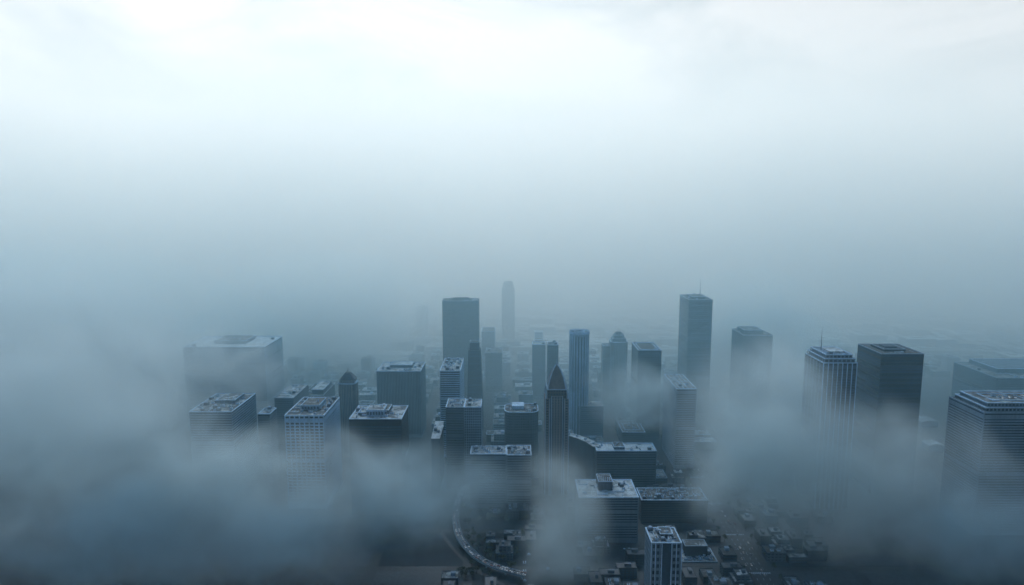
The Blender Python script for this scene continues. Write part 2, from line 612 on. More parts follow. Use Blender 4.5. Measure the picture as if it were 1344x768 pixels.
# --- faint needle
cx, W, D, h = spec(658.5, 675.5, 378, 374, 2050)
r = thing('skyscraper', 'tallest faint slender tower dissolving into the haze near the picture centre', 'skyscraper', (cx, 2050, 0))
FOOT.append((cx - 40, cx + 40, 2040, 2110))
b = MB(); b.box(-W / 2, W / 2, 0, 44, 0, h); b.box(-W * .36, W * .36, 5, 39, h, h + 16); 
b.build('wall', M['dark'], r)
for k in range(6):
    x = -W / 2 + W * (k + .5) / 6
    b = MB(); b.box(x - W * .045, x + W * .045, -.35, 0, 4, h - 3); b.build('window_strip', M['glassmid'], r)
antenna(r, 0, 22, h + 16, 20, .5)

# --- other faint ones
tower('skyscraper', 'ghostly slim tower barely showing through fog left of the bowed slab', (545, 561, 402, 398, 2150), 'bands', 'dim', 'glassmid', 'roofdark', 'capdim', units=0, rows=14, most=28, D=40, cat='skyscraper')
tower('skyscraper', 'ghostly tower in fog behind the slim plain slab at left', (388, 412, 442, 436, 1950), 'bands', 'dim', 'glassmid', 'roofdark', 'capdim', units=0, rows=12, most=24, D=50, cat='skyscraper')
tower('skyscraper', 'ghostly tower in fog just left of the finned tower with mast', (1024, 1046, 438, 432, 1800), 'bands', 'dim', 'glassmid', 'roofdark', 'capdim', units=0, rows=12, most=24, D=50, cat='skyscraper')

# --- slim pair
tower('office_tower', 'pale slab peeping out behind the paired slim towers', (702, 712.5, 436, 433, 1800), 'bands', 'white', 'glassmid', 'roofpale', units=0, rows=14, most=28, D=26)
tower('office_tower', 'left and greyer of the paired slim towers behind the pointed roof', (699, 716, 452, 446, 1500), 'grid', 'mid', 'glass', 'roof', bay=3.5, floor=5, units=5, seed=17, most=60, D=34)
tower('office_tower', 'right and darker of the paired slim towers behind the pointed roof', (719, 733, 452.5, 446, 1350), 'grid', 'dim', 'glass', 'roof', bay=3.5, floor=5, units=5, seed=18, most=60, D=30)

# --- round fluted tower
cx, W, D, h = spec(748.5, 775, 437, 431, 1250)
rad = W / 2
r = thing('round_tower', 'round fluted tower with crenellated rim right of the pointed stone tower', 'tower', (cx, 1250 + rad, 0))
FOOT.append((cx - 30, cx + 30, 1240, 1310))
nf = 20
pts = []
for i in range(nf):
    for k, rr_ in ((-.30, 1.0), (.30, 1.0), (.36, .93), (.64, .93)):
        a_ = 2 * math.pi * (i + k) / nf
        pts.append((rad * rr_ * math.cos(a_), rad * rr_ * math.sin(a_)))
b = MB(); b.prism(pts, 0, h - 4); b.build('wall', M['pale'], r)
b = MB()
for s in range(4):
    a0, a1 = [2 * math.pi * (.37 + .26 * s / 4) / nf, 2 * math.pi * (.37 + .26 * (s + 1) / 4) / nf]
    b.face([(rad * .936 * math.cos(a0), rad * .936 * math.sin(a0), 4), (rad * .936 * math.cos(a1), rad * .936 * math.sin(a1), 4),
            (rad * .936 * math.cos(a1), rad * .936 * math.sin(a1), h - 8), (rad * .936 * math.cos(a0), rad * .936 * math.sin(a0), h - 8)])
strip = b.mesh('window_strip', M['glass'])
for i in range(nf):
    link('window_strip', strip, r, (0, 0, 0), 2 * math.pi * i / nf)
b = MB(); b.ring(ngon(40, rad + .5), ngon(40, rad - 1.6), h - 4, h); b.build('rim', M['cap'], r)
b = MB(); b.prism(ngon(40, rad - 1.62), h - 4.2, h - 2.4); b.build('roof', M['roofdark'], r)
b = MB(); b.ring(ngon(24, rad * .55), ngon(24, rad * .45), h - 2.4, h + .6); b.build('roof_ring', M['cap'], r)
tooth = MB(); tooth.box(-.9, .9, -.6, .6, 0, 1.7); tooth = tooth.mesh('crenel', M['cap'])
for i in range(nf):
    a_ = 2 * math.pi * i / nf
    link('crenel', tooth, r, ((rad - .55) * math.cos(a_), (rad - .55) * math.sin(a_), h), a_ + math.pi / 2)
clutter(r, -rad * .35, rad * .35, -rad * .35, rad * .35, h - 2.4, 3, 77)

# --- the pointed stone tower
cx, W, D, h = spec(715.4, 747, 524, 514, 984)
r = thing('stone_tower', 'tall brown stone tower with steep pointed roof and corner pinnacles, near the centre', 'tower', (cx, 984, 0))
FOOT.append((cx - 25, cx + 25, 975, 1025))
D = W
b = MB()
pn = []
for (p, q) in (((-W / 2, 0), (-W * .3, 0)), ((W * .3, 0), (W / 2, 0))):
    pn += facade(b, p, q, 6, h, 1, 36, .45, .6, .4)
for (p, q) in (((W / 2, 0), (W / 2, D)), ((-W / 2, D), (-W / 2, 0))):
    pn += facade(b, p, q, 6, h, 6, 36, .5, .6, .4)
b.face([(W / 2, D, 6), (-W / 2, D, 6), (-W / 2, D, h), (W / 2, D, h)])
# recessed slots either side of the projecting centre bay
for sx in (-1, 1):
    xa, xb = sorted((sx * W * .3, sx * W * .23))
    b.face([(xa, 0, 6), (xa, 2.2, 6), (xa, 2.2, h), (xa, 0, h)]) if sx < 0 else b.face([(xb, 2.2, 6), (xb, 0, 6), (xb, 0, h), (xb, 2.2, h)])
pn += facade(b, (-W * .23, -.8), (W * .23, -.8), 6, h + 4, 4, 38, .5, .58, .4)
b.face([(-W * .23, 2.2, 6), (-W * .23, -.8, 6), (-W * .23, -.8, h + 4), (-W * .23, 2.2, h + 4)])
b.face([(W * .23, -.8, 6), (W * .23, 2.2, 6), (W * .23, 2.2, h + 4), (W * .23, -.8, h + 4)])
b.face([(-W * .23, -.8, h + 4), (W * .23, -.8, h + 4), (W * .23, 6, h + 4), (-W * .23, 6, h + 4)])
b.prism(rect(-W / 2, W / 2, -.8, D), 0, 6)
b.face([(-W / 2, 2.2, h), (W / 2, 2.2, h), (W / 2, D, h), (-W / 2, D, h)])
b.build('wall', M['brick'], r)
b = MB()
for sx in (-1, 1):
    b = MB(); xa, xb = sorted((sx * W * .3, sx * W * .23)); b.face([(xa, 2.2, 6), (xb, 2.2, 6), (xb, 2.2, h), (xa, 2.2, h)]); b.build('window_strip', M['glass'], r)
pn.sort(key=lambda t: t[1])
pane_objects('window', pn, M['glass'], r, 96)
for fx_ in (-.49, -.3, -.23, .23, .3, .49):
    yf_ = -.84 if abs(fx_) < .25 else -.04
    b = MB(); b.box(W * fx_ - .45, W * fx_ + .45, yf_ - .5, yf_, 6, h + (5 if abs(fx_) < .25 else 1)); b.build('pier', M['pale'], r)
w2 = W * .39
b = MB(); pn2 = facade(b, (-w2, 3), (w2, 3), h, h + 13, 7, 3, .5, .62, .35)
pn2 += facade(b, (w2, 3), (w2, D - 3), h, h + 13, 6, 3, .5, .62, .35); pn2 += facade(b, (-w2, D - 3), (-w2, 3), h, h + 13, 6, 3, .5, .62, .35)
b.face([(w2, D - 3, h), (-w2, D - 3, h), (-w2, D - 3, h + 13), (w2, D - 3, h + 13)])
ut = b.build('upper_tier', M['brickdark'], r)
pane_objects('window', pn2[:40], M['glass'], ut, 40)
b = MB(); pc = rect(-w2, w2, 3, D - 3); b.ring(inset(pc, -.8), inset(pc, .6), h + 13, h + 14.4); b.build('cornice', M['pale'], ut)
b = MB()
prof = [(1.0, 14.3), (.97, 18), (.90, 23), (.79, 29), (.63, 35), (.43, 41), (.2, 46), (.06, 48.5)]
ctr = D / 2
sq = lambda s: [(x * s, ctr + (y - ctr) * s) for x, y in inset(pc, .8)]
for (s0, z0), (s1, z1) in zip(prof, prof[1:]):
    b.prism(sq(s0), h + z0, h + z1, top=sq(s1), cap=False)
b.face([(x, y, h + 14.3) for x, y in reversed(sq(1.0))]); b.face([(x, y, h + 48) for x, y in sq(.05)])
ro = b.build('roof', M['brick'], r)
for sx, sy in ((-1, -1), (1, -1), (1, 1), (-1, 1)):          # pale hip ribs
    b = MB()
    for (s0, z0), (s1, z1) in zip(prof, prof[1:]):
        c0, c1 = Vector((sx * (w2 - .8) * s0, ctr + sy * (D / 2 - 3.8) * s0)), Vector((sx * (w2 - .8) * s1, ctr + sy * (D / 2 - 3.8) * s1))
        b.prism(ngon(4, .95, 0, *c0), h + z0, h + z1, top=ngon(4, .95, 0, *c1), cap=False)
    b.build('hip_rib', M['pale'], ro)
b = MB(); b.prism(ngon(8, 1.2, 0, 0, ctr), h + 47.6, h + 50.5); b.prism(ngon(8, .5, 0, 0, ctr), h + 50.5, h + 58, top=ngon(8, .1, 0, 0, ctr)); b.build('finial', M['capdim'], ro)
for sx in (-1, 1):
    for y in (2.6, D - 2.6):
        x = sx * (W / 2 - 1.9)
        b = MB(); b.prism(ngon(4, 1.9, .785, x, y), h, h + 8); b.prism(ngon(4, 2.3, .785, x, y), h + 8, h + 15, top=ngon(4, .1, .785, x, y)); b.build('pinnacle', M['pale'], r)

# --- stepped tower with crown
r, W, D, h, z = tower('stepped_tower', 'stepped tower with toothed crown right of the round fluted tower', (802, 824.5, 449, 443, 1450), 'ribs', 'mid', 'glass', bay=3.6, roof=True, units=4, seed=20, D=36, shape=chamfer(.16), cat='tower')
for k, (f, z0, z1) in enumerate([(.39, z, z + 7), (.29, z + 7, z + 14)]):
    b = MB(); pq = rect(-W * f, W * f, D * (.5 - f), D * (.5 + f)); b.prism(pq, z0, z1); o = b.build('crown_tier', M['mid'], r)
    b = MB(); b.ring(inset(pq, -.4), inset(pq, .7), z1 - .8, z1 + 1); b.build('coping', M['capdim'], o)
for i in range(5):
    b = MB(); x = W * (-.24 + .12 * i); b.box(x - .6, x + .6, D * .24, D * .24 + 1.2, z + 15, z + 19); b.build('pinnacle', M['mid'], r)
b = MB(); b.box(-W * .16, W * .16, D * .35, D * .65, z + 15, z + 20); b.build('lantern', M['dim'], r)
cx, W, D, h = spec(792, 801.5, 455, 449, 1455)
b = MB(); 
tower('office_block', 'lower shoulder block clinging to the left of the stepped tower', (792, 801.2, 454, 449, 1462), 'bands', 'dim', 'glass', 'roof', 'capdim', units=2, seed=21, D=30)

# --- framed-roof dark block
r, W, D, h, z = tower('office_block', 'dark block with bright picture frame roof edge right of the stepped tower', (838, 868.4, 459.4, 449, 1250), 'bands', 'dark', 'glass', 'roofdark', 'cap', units=3, seed=22, frac=.7)
b = MB(); pp = rect(-W / 2 + 5, W / 2 - 5, 6, D - 6); b.ring(pp, inset(pp, 1.1), z, z + 1.2); b.build('roof_frame', M['cap'], r)

# --- tall banded tower with mast
r, W, D, h, z = tower('skyscraper', 'tallest dark banded tower with thin mast on its roof, right of centre', (904.4, 935.6, 393.4, 386.5, 1400), 'bands', 'dark', 'glassmid', 'roofdark', 'capdim', floor=4.2, units=4, seed=23, frac=.6, margin=.3, most=100, cat='skyscraper')
penthouse(r, -W * .28, W * .3, D * .25, D * .75, z, 4, 'dim', 'roofdark', 1, 23)
antenna(r, W * .22, D * .6, z, 42, .55)
antenna(r, -W * .36, D * .6, z, 9, .4)

# --- slanted roof below it
r, W, D, h, z = tower('office_block', 'white rimmed roof of a block rising from fog below the tallest banded tower', (888, 914.5, 510, 491, 1100), 'bands', 'grey', 'glass', 'roofdark', 'cap', units=6, seed=24)
b = MB()
for i in range(1, 5):
    b.box(-W / 2 + W * i / 5 - .4, -W / 2 + W * i / 5 + .4, 3, D - 3, z, z + .7)
    b = b if i < 4 else b
b.box(-W / 2 + 2, W / 2 - 2, D * .5, D * .5 + .8, z, z + .6)
b.build('roof_ribs', M['cap'], r)

# --- grey block with raised storey
r, W, D, h, z = tower('office_block', 'grey ribbed block with jagged raised roof storey between tallest banded tower and finned tower', (976, 1014.4, 440, 431, 1350), 'ribs', 'dim', 'glass', 'roofdark', 'capdim', bay=3.4, units=6, seed=25)
penthouse(r, -W * .4, W * .25, D * .2, D * .8, z, 8, 'dim', 'roofdark', 6, 25)
antenna(r, 0, D * .4, z + 8, 9, .4); antenna(r, W * .2, D * .4, z + 6, 7, .4)

# --- finned stepped tower with mast
r, W, D, h, z = tower('finned_tower', 'stepped tower with white vertical fins and a tall mast, left of the plain dark slab', (1081, 1125, 476, 463.5, 950), 'bands', 'dim', 'glass', 'roof', 'cap', floor=3.8, units=0, frac=.62, margin=.4, most=98, cat='tower')
for i in range(8):
    x = -W / 2 + W * i / 7
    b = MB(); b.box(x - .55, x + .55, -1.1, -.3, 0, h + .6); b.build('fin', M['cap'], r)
for i in range(7):
    y = D * i / 6
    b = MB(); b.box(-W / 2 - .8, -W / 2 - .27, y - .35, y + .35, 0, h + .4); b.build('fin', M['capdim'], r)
zz = z
for k, (f, g, hh) in enumerate([(.46, .47, 6), (.40, .42, 5)]):
    pq = rect(-W * f, W * f, D * (.5 - g), D * (.5 + g))
    b = MB(); pn = facade(b, pq[0], pq[1], zz, zz + hh, 7, 1, .7, .6, .4)
    for j in (1, 2, 3): pn += facade(b, pq[j], pq[(j + 1) % 4], zz, zz + hh, 9, 1, .7, .6, .4)
    b.face([(*p, zz + hh) for p in pq])
    o = b.build('upper_tier', M['grey'], r)
    pane_objects('window', pn[:16], M['glass'], o, 16)
    b = MB(); b.ring(inset(pq, -.4), inset(pq, .9), zz + hh, zz + hh + 1.1); b.build('coping', M['cap'], o)
    zz += hh
b = MB(); b.box(-W * .15, W * .3, D * .3, D * .75, zz, zz + 2.2); b.build('roof_panel', M['roofpale'], r)
clutter(r, -W * .38, W * .38, D * .1, D * .28, zz, 7, 26)
antenna(r, -W * .24, D * .62, zz, 34, .5)

# --- plain dark slab
r, W, D, h, z = tower('skyscraper', 'plain dark windowless looking slab right of the finned tower with mast', (1157, 1213, 464, 451, 1000), 'bands', 'black', 'glass', 'roofdark', 'capdim', floor=4.2, units=3, seed=27, frac=.82, margin=.2, depth=.15, most=90, cat='skyscraper')
pp = rect(-W * .3, W * .22, D * .25, D * .8)
b = MB(); b.prism(pp, z, z + 3.2); o = b.build('penthouse', M['dark'], r)
b = MB(); b.ring(inset(pp, -.4), inset(pp, 1), z + 3.2, z + 4); b.build('coping', M['capdim'], o)
b = MB(); b.box(-W * .18, W * .1, D * .4, D * .65, z + 3.25, z + 5.5); b.build('plant_room', M['dim'], o)

# --- right edge
r, W, D, h, z = tower('office_block', 'large banded block with white double rimmed roof, cut off by the right edge', (1292, 1424, 541, 520, 870), 'bands', 'grey', 'glass', 'roofdark', 'capdim', floor=3.7, units=0, frac=.5, most=98, depth=.5)
zz = z
for k, (f, hh) in enumerate([(5, 5), (9, 5)]):
    pq = rect(-W / 2 + f, W / 2 - f, f, D - f)
    b = MB()
    for j in range(4): facade(b, pq[j], pq[(j + 1) % 4], zz, zz + hh, 24, 1, .7, .6, .4)
    b.prism(inset(pq, .45), zz, zz + hh - .1, 1)
    o = b.build('upper_tier', [M['grey'], M['glass']], r)
    b = MB(); b.ring(inset(pq, -.5), inset(pq, 1.3), zz + hh, zz + hh + 1.2); b.build('coping', M['cap'], o)
    b = MB(); b.prism(inset(pq, 1.304), zz + hh - .2, zz + hh + .3); b.build('roof', M['roofdark'], o)
    zz += hh + .3
pq = rect(-W / 2 + 24, W / 2 - 24, 20, D - 20)
b = MB(); b.ring(pq, inset(pq, 1.3), zz, zz + 1); b.build('roof_frame', M['cap'], r)
clutter(r, -W / 2 + 27, W / 2 - 27, 24, D - 24, zz, 16, 28)

r, W, D, h, z = tower('office_block', 'broad flat block with wide stepped roof behind the double rimmed block at right edge', (1309, 1440, 496, 475, 1330), 'bands', 'dim', 'glass', 'roofdark', 'capdim', units=30, seed=29, most=60)
pp = rect(-W * .36, W * .5, D * .3, D * .95)
b = MB(); b.prism(pp, z, z + 9); o = b.build('upper_tier', M['mid'], r)
b = MB(); b.ring(inset(pp, -.4), inset(pp, 1.2), z + 9, z + 10); b.build('coping', M['cap'], o)

# --- lower centre
r, W, D, h, z = tower('long_block', 'long flat block with busy pale roof, left of the pointed stone tower foot', (617, 664.4, 595.5, 585, 950), 'bands', 'mid', 'glass', 'roofpale', 'cap', units=24, seed=33, most=40, cat='building')
tower('office_block', 'slightly higher box of busy roof machinery adjoining the long flat block', (665, 697.5, 596.8, 584, 948), 'bands', 'mid', 'glass', 'roof', 'cap', units=26, seed=34, most=40)

def rounded(W, D):
    n = 6; r_ = 14
    out = []
    for cx_, cy_, a0 in ((W / 2 - r_, r_, -90), (W / 2 - r_, D - r_, 0), (-W / 2 + r_, D - r_, 90), (-W / 2 + r_, r_, 180)):
        for i in range(n + 1):
            a_ = math.radians(a0 + 90 * i / n); out.append((cx_ + r_ * math.cos(a_), cy_ + r_ * math.sin(a_)))
    return out
r, W, D, h, z = tower('office_block', 'round cornered block with broken white roof rim, behind and left of the pointed stone tower', (662, 707, 541, 529, 1080), 'grid', 'dim', 'glass', 'roofdark', 'cap', floor=4.5, bay=4, units=12, seed=35, most=96, shape=rounded, D=50)
b = MB(); b.box(-W * .28, W * .08, D * .35, D * .8, z, z + 6); b.build('plant_room', M['cap'], r)

tower('office_block', 'faint plain block standing in haze right of the pointed stone tower', (759, 792, 533, 525, 1250), 'bands', 'mid', 'glassmid', 'roof', 'capdim', units=8, seed=36)
r, W, D, h, z = tower('low_block', 'low block whose roof is outlined by a pale square rim, beyond the curved wing building', (817, 847, 567, 552, 1200), 'bands', 'dim', 'glass', 'roofdark', 'cap', units=5, seed=37, cat='building')
b = MB(); pp = rect(-W * .35, W * .35, D * .2, D * .8); b.ring(pp, inset(pp, 1.2), z, z + 1); b.build('roof_frame', M['cap'], r)

# --- long white-roofed building with its curved wing
r, W, D, h, z = tower('long_block', 'long white roofed building joined to a curved wing, right of the pointed stone tower', (783, 862, 591.5, 581, 1010), 'bands', 'dim', 'glass', 'roofpale', 'cap', units=9, seed=38, most=40, cat='building')
penthouse(r, -W * .2, -W * .02, D * .2, D * .8, z, 4, 'grey', 'roof', 4, 38)
path = []
pix = [(784, 586), (774, 579.5), (763, 574.5), (752, 571), (744, 570)]
for x, y in pix:
    p = at_z(x, y, h); path.append(Vector((p.x - r.location.x, p.y - r.location.y)))
def ribbon(path, w):
    L_, R_ = [], []
    for i, p in enumerate(path):
        t = (path[min(i + 1, len(path) - 1)] - path[max(i - 1, 0)]).normalized()
        nn = Vector((-t.y, t.x)) * w / 2
        L_.append(p + nn); R_.append(p - nn)
    return L_, R_
L_, R_ = ribbon(path, 13)
out = [(p.x, p.y) for p in R_] + [(p.x, p.y) for p in reversed(L_)]
if sum(out[i - 1][0] * out[i][1] - out[i][0] * out[i - 1][1] for i in range(len(out))) < 0: out.reverse()
b = MB(); b.prism(out, 0, h - .8); wg = b.build('curved_wing', M['dim'], r)
b = MB(); b.prism(out, h - .8, h + .1); b.build('roof', M['roofpale'], wg)
for t in range(1, 14):
    zf = h * t / 15
    for i in range(len(path) - 1):
        if t > 8:
            a_, c_ = (R_[i], R_[i + 1])
            b = MB(); b.face([(a_.x, a_.y - .15, zf), (c_.x, c_.y - .15, zf), (c_.x, c_.y - .15, zf + 2.4), (a_.x, a_.y - .15, zf + 2.4)])
            b.build('window_band', M['glass'], wg)
for i in range(5):
    p = path[0].lerp(path[-1], (i + .5) / 5)
for i, p in enumerate(path[:-1]):
    q = (p + path[i + 1]) / 2
    link('air_conditioner', EQ['air_conditioner'], wg, (q.x, q.y, h + .1), .4 * i)
FOOT.append((at_z(744, 570, h).x - 12, r.location.x, 1000, 1110))

# --- banded block with machine room
r, W, D, h, z = tower('office_block', 'wide banded block with pale roof and spiky machine room, left of the machinery covered roof', (760, 838.5, 652.5, 629, 850), 'bands', 'mid', 'glass', 'roofpale', 'cap', floor=3.6, units=16, seed=40, most=70, frac=.5)
o = penthouse(r, -W * .14, W * .1, D * .4, D * .85, z, 12, 'dim', 'roofdark', 0, 40, 'machine_room')
for i in range(7):
    x = -W * .13 + W * .22 * i / 6
    b = MB(); b.box(x - .3, x + .3, D * .42, D * .42 + .6, z + 12.3, z + 12.3 + R.uniform(3, 8)); b.build('spike', M['cap'], o)
pth = [(-.45, .15), (-.38, .5), (-.3, .3), (-.24, .6)]
tower('low_block', 'dark low building with wide machinery covered roof, adjoining the wide banded block', (842, 929, 656, 640, 905), 'bands', 'dark', 'glass', 'roofdark', 'cap', floor=3.6, units=34, seed=41, most=40, cat='building')
tower('low_block', 'small low building with two pale square roof panels behind the machinery covered roof', (840, 876, 627, 616, 1040), 'bands', 'dark', 'glass', 'roofdark', 'capdim', units=2, seed=42, most=20, cat='building')
rr0 = [o for o in C.objects if o.name.startswith('low_block')][-1]
W_, D_, h_ = spec(840, 876, 627, 616, 1040)[1:]
for x0, x1 in ((-.45, .08), (.18, .46)):
    b = MB(); b.box(W_ * x0, W_ * x1, D_ * .15, D_ * .85, h_ - 1, h_ + .2); b.build('roof_panel', M['roofpale'], rr0)

# --- white-piered tower at the bottom
r, W, D, h, z = tower('office_tower', 'narrow tower with white piers and dark centre slot, at the bottom of the picture', (855, 895, 712, 692, 720), 'grid', 'grey', 'glass', 'roof', 'cap', floor=7.5, bay=5.2, frac=.7, units=12, seed=43, most=60, depth=.8)
penthouse(r, -W * .12, W * .3, D * .4, D * .85, z, 3.5, 'grey', 'roof', 3, 43)
b = MB(); b.box(-W * .13, W * .17, -.35, -.05, 0, h - 1.2); b.build('window_strip', M['glass'], r)
for x in (-.5, -.36, -.15, .17, .33, .5):
    b = MB(); b.box(W * x - .45, W * x + .45, -1.0, -.36 if x in (-.15, .17) else -.02, 0, h - 1.3); b.build('pier', M['cap'], r)

r, W, D, h, z = tower('low_block', 'dark stepped building with ragged pale roof edges, right of the white piered tower', (896, 942, 737, 719, 800), 'bands', 'dark', 'glass', 'roof', 'capdim', units=18, seed=44, most=30, cat='building')
pp = rect(-W * .35, W * .3, D * .45, D * .95); b = MB(); b.prism(pp, z, z + 13); o = b.build('upper_tier', M['dark'], r)
b = MB(); b.ring(inset(pp, -.2), inset(pp, .7), z + 13, z + 13.7); b.build('coping', M['capdim'], o)
b = MB(); b.prism(inset(pp, .704), z + 12.8, z + 13.2); b.build('roof', M['roof'], o)
tower('low_block', 'low faint roofed building hugging the left of the white piered tower', (808, 845, 733, 721, 815), 'bands', 'dark', 'glass', 'roof', 'capdim', units=10, seed=45, most=20, cat='building', D=32)
tower('low_block', 'flat pale roofed building cut off by the bottom edge, beside the curved road', (684, 738, 786, 728, 725), 'bands', 'dark', 'glass', 'roof', 'capdim', units=18, seed=46, most=20, cat='building')
tower('low_block', 'dim pale roof at the bottom edge beside the avenue, right of the stepped building', (1056, 1098, 780, 761, 745), 'bands', 'dark', 'glass', 'roofpale', 'capdim', units=5, seed=47, most=20, cat='building')
tower('low_block', 'small low building with oblong pale roof inside the bend of the curved road', (642, 662, 672, 663, 985), 'bands', 'dark', 'glass', 'roofpale', 'capdim', units=4, seed=48, most=20, cat='building')
tower('low_block', 'longer low building in front of the oblong pale roof inside the bend', (630, 664, 683, 675, 952), 'bands', 'dark', 'glass', 'roof', 'capdim', units=8, seed=49, most=20, cat='building')
tower('low_block', 'low building with ridged roof nearest the fog puff inside the bend', (671, 692, 680, 671, 958), 'bands', 'dark', 'glass', 'roof', 'capdim', units=5, seed=50, most=20, cat='building')
tower('low_block', 'lowest long dark roof inside the bend of the curved road', (634, 678, 719, 711, 880), 'bands', 'dark', 'glass', 'roofdark', 'capdim', units=8, seed=51, most=20, cat='building', D=18)

# ================================================================== ground and streets
def ground_mat():
    m, nt, b, N, L = new_mat('city ground')
    geo = N('ShaderNodeNewGeometry')
    n = N('ShaderNodeTexNoise'); n.inputs['Scale'].default_value = .02; n.inputs['Detail'].default_value = 6
    L(geo.outputs['Position'], n.inputs['Vector'])
    cr = N('ShaderNodeValToRGB'); L(n.outputs[0], cr.inputs[0])
    cr.color_ramp.elements[0].position = .35; cr.color_ramp.elements[0].color = (.003, .008, .015, 1)
    cr.color_ramp.elements[1].position = .7; cr.color_ramp.elements[1].color = (.010, .022, .038, 1)
    L(cr.outputs[0], b.inputs['Base Color']); b.inputs['Roughness'].default_value = .9
    return m


def road_mat(name, lo, hi):
    m, nt, b, N, L = new_mat(name)
    geo = N('ShaderNodeNewGeometry')
    n = N('ShaderNodeTexNoise'); n.inputs['Scale'].default_value = .25; n.inputs['Detail'].default_value = 6
    L(geo.outputs['Position'], n.inputs['Vector'])
    cr = N('ShaderNodeValToRGB'); L(n.outputs[0], cr.inputs[0])
    cr.color_ramp.elements[0].position = .35; cr.color_ramp.elements[0].color = (*cool(lo), 1)
    cr.color_ramp.elements[1].position = .7; cr.color_ramp.elements[1].color = (*cool(hi), 1)
    L(cr.outputs[0], b.inputs['Base Color']); b.inputs['Roughness'].default_value = .7
    return m


M['ground'] = ground_mat()
M['road'] = road_mat('wet asphalt', (.013, .017, .022), (.028, .034, .04))
M['pave'] = road_mat('pavement slabs', (.02, .026, .032), (.042, .05, .058))
M['paleroad'] = road_mat('pale concrete road', (.05, .058, .068), (.15, .165, .185))
M['paint'] = road_mat('road paint', (.5, .53, .55), (.75, .78, .8))

b = MB(); b.face([(-30000, -4000, 0), (30000, -4000, 0), (30000, 40000, 0), (-30000, 40000, 0)])
tag(b.build('ground', M['ground']), kind='structure')

AV = [300 + 118 * k for k in range(-26, 24)]       # avenues run away from the camera
ST = [594 + 96 * k for k in range(0, 35)]          # cross streets
WIDE = 300
b = MB(); mk = MB(); pv = MB()
for x in AV:
    w = 15 if x == WIDE else 7
    b.face([(x - w, 500, .006), (x + w, 500, .006), (x + w, 4000, .006), (x - w, 4000, .006)])
b.build('avenue', M['road'])['kind'] = 'structure'
b = MB()
for y in ST:
    for xa, xb in zip(AV, AV[1:]):
        wa, wb = (15 if xa == WIDE else 7), (15 if xb == WIDE else 7)
        b.face([(xa + wa, y - 6, .006), (xb - wb, y - 6, .006), (xb - wb, y + 6, .006), (xa + wa, y + 6, .006)])
b.build('street', M['road'])['kind'] = 'structure'
for y in range(520, 2600, 12):
    for x in (WIDE - 7.5, WIDE, WIDE + 7.5):
        mk.face([(x - .12, y, .012), (x + .12, y, .012), (x + .12, y + 5, .012), (x - .12, y + 5, .012)])
for y in ST[:20]:
    for k in range(12):
        x = WIDE - 12 + k * 2.2
        mk.face([(x - .5, y - 11, .012), (x + .5, y - 11, .012), (x + .5, y - 8, .012), (x - .5, y - 8, .012)])
mk.build('road_marking', M['paint'])['kind'] = 'structure'

# the curved road: a low viaduct with parapets
cpix = [(640, 618), (614, 636), (602, 655), (598, 675), (601, 698), (611, 716), (628, 732), (650, 743), (676, 751), (690, 754)]
cp = [Vector(at_z(x, y, 7)[:2]) for x, y in cpix]
fine = []
for i in range(len(cp) - 1):
    p0, p1, p2, p3 = cp[max(i - 1, 0)], cp[i], cp[i + 1], cp[min(i + 2, len(cp) - 1)]
    for k in range(8):
        t = k / 8
        fine.append(.5 * ((2 * p1) + (p2 - p0) * t + (2 * p0 - 5 * p1 + 4 * p2 - p3) * t * t + (3 * p1 - p0 - 3 * p2 + p3) * t ** 3))
fine.append(cp[-1])
def strip_mesh(mb, path, o0, o1, z0, z1):
    def off(o):
        res = []
        for i, p in enumerate(path):
            t = (path[min(i + 1, len(path) - 1)] - path[max(i - 1, 0)]).normalized()
            res.append(p + Vector((-t.y, t.x)) * o)
        return res
    A, B = off(o0), off(o1)
    for i in range(len(path) - 1):
        a_, c_, e_, f_ = A[i], A[i + 1], B[i + 1], B[i]
        mb.face([(*a_, z1), (*c_, z1), (*e_, z1), (*f_, z1)])
        mb.face([(*a_, z0), (*a_, z1), (*c_, z1), (*c_, z0)])
        mb.face([(*f_, z0), (*e_, z0), (*e_, z1), (*f_, z1)])
    return A, B
cr_ = thing('viaduct', 'pale curved road viaduct bending round the dark low buildings at bottom centre', 'viaduct', (0, 0, 0))
b = MB(); strip_mesh(b, fine, -4.3, 4.3, 5.6, 7); b.build('deck', M['paleroad'], cr_)
for s in (-1, 1):
    b = MB(); strip_mesh(b, fine, s * 4.35, s * 4.75, 5.6, 8.0); b.build('parapet', M['grey'], cr_)
for i in range(4, len(fine), 8):
    p = fine[i]; b = MB(); b.prism(ngon(8, 1.0, 0, p.x, p.y), 0, 5.6); b.prism(ngon(8, 2.4, 0, p.x, p.y), 4.6, 5.6); b.build('pillar', M['grey'], cr_)
b = MB(); strip_mesh(b, fine, -.1, .1, 7.0, 7.012); b.build('centre_line', M['paint'], cr_)
# slim outer lane
op = [Vector(at_z(x, y, .2)[:2]) for x, y in [(574, 690), (584, 706), (596, 722), (612, 738), (634, 754), (662, 768)]]
b = MB(); strip_mesh(b, op, -2.2, 2.2, .005, .02); b.build('path', M['road'])['kind'] = 'structure'

# pavement blocks (raised kerbs)
def hits(x0, x1, y0, y1, m=0):
    if y1 < 1105: m -= 4
    return any(x0 - m < f[1] and x1 + m > f[0] and y0 - m < f[3] and y1 + m > f[2] for f in FOOT)


def near_curve(x, y, d):
    return any((p.x - x) ** 2 + (p.y - y) ** 2 < d * d for p in fine)


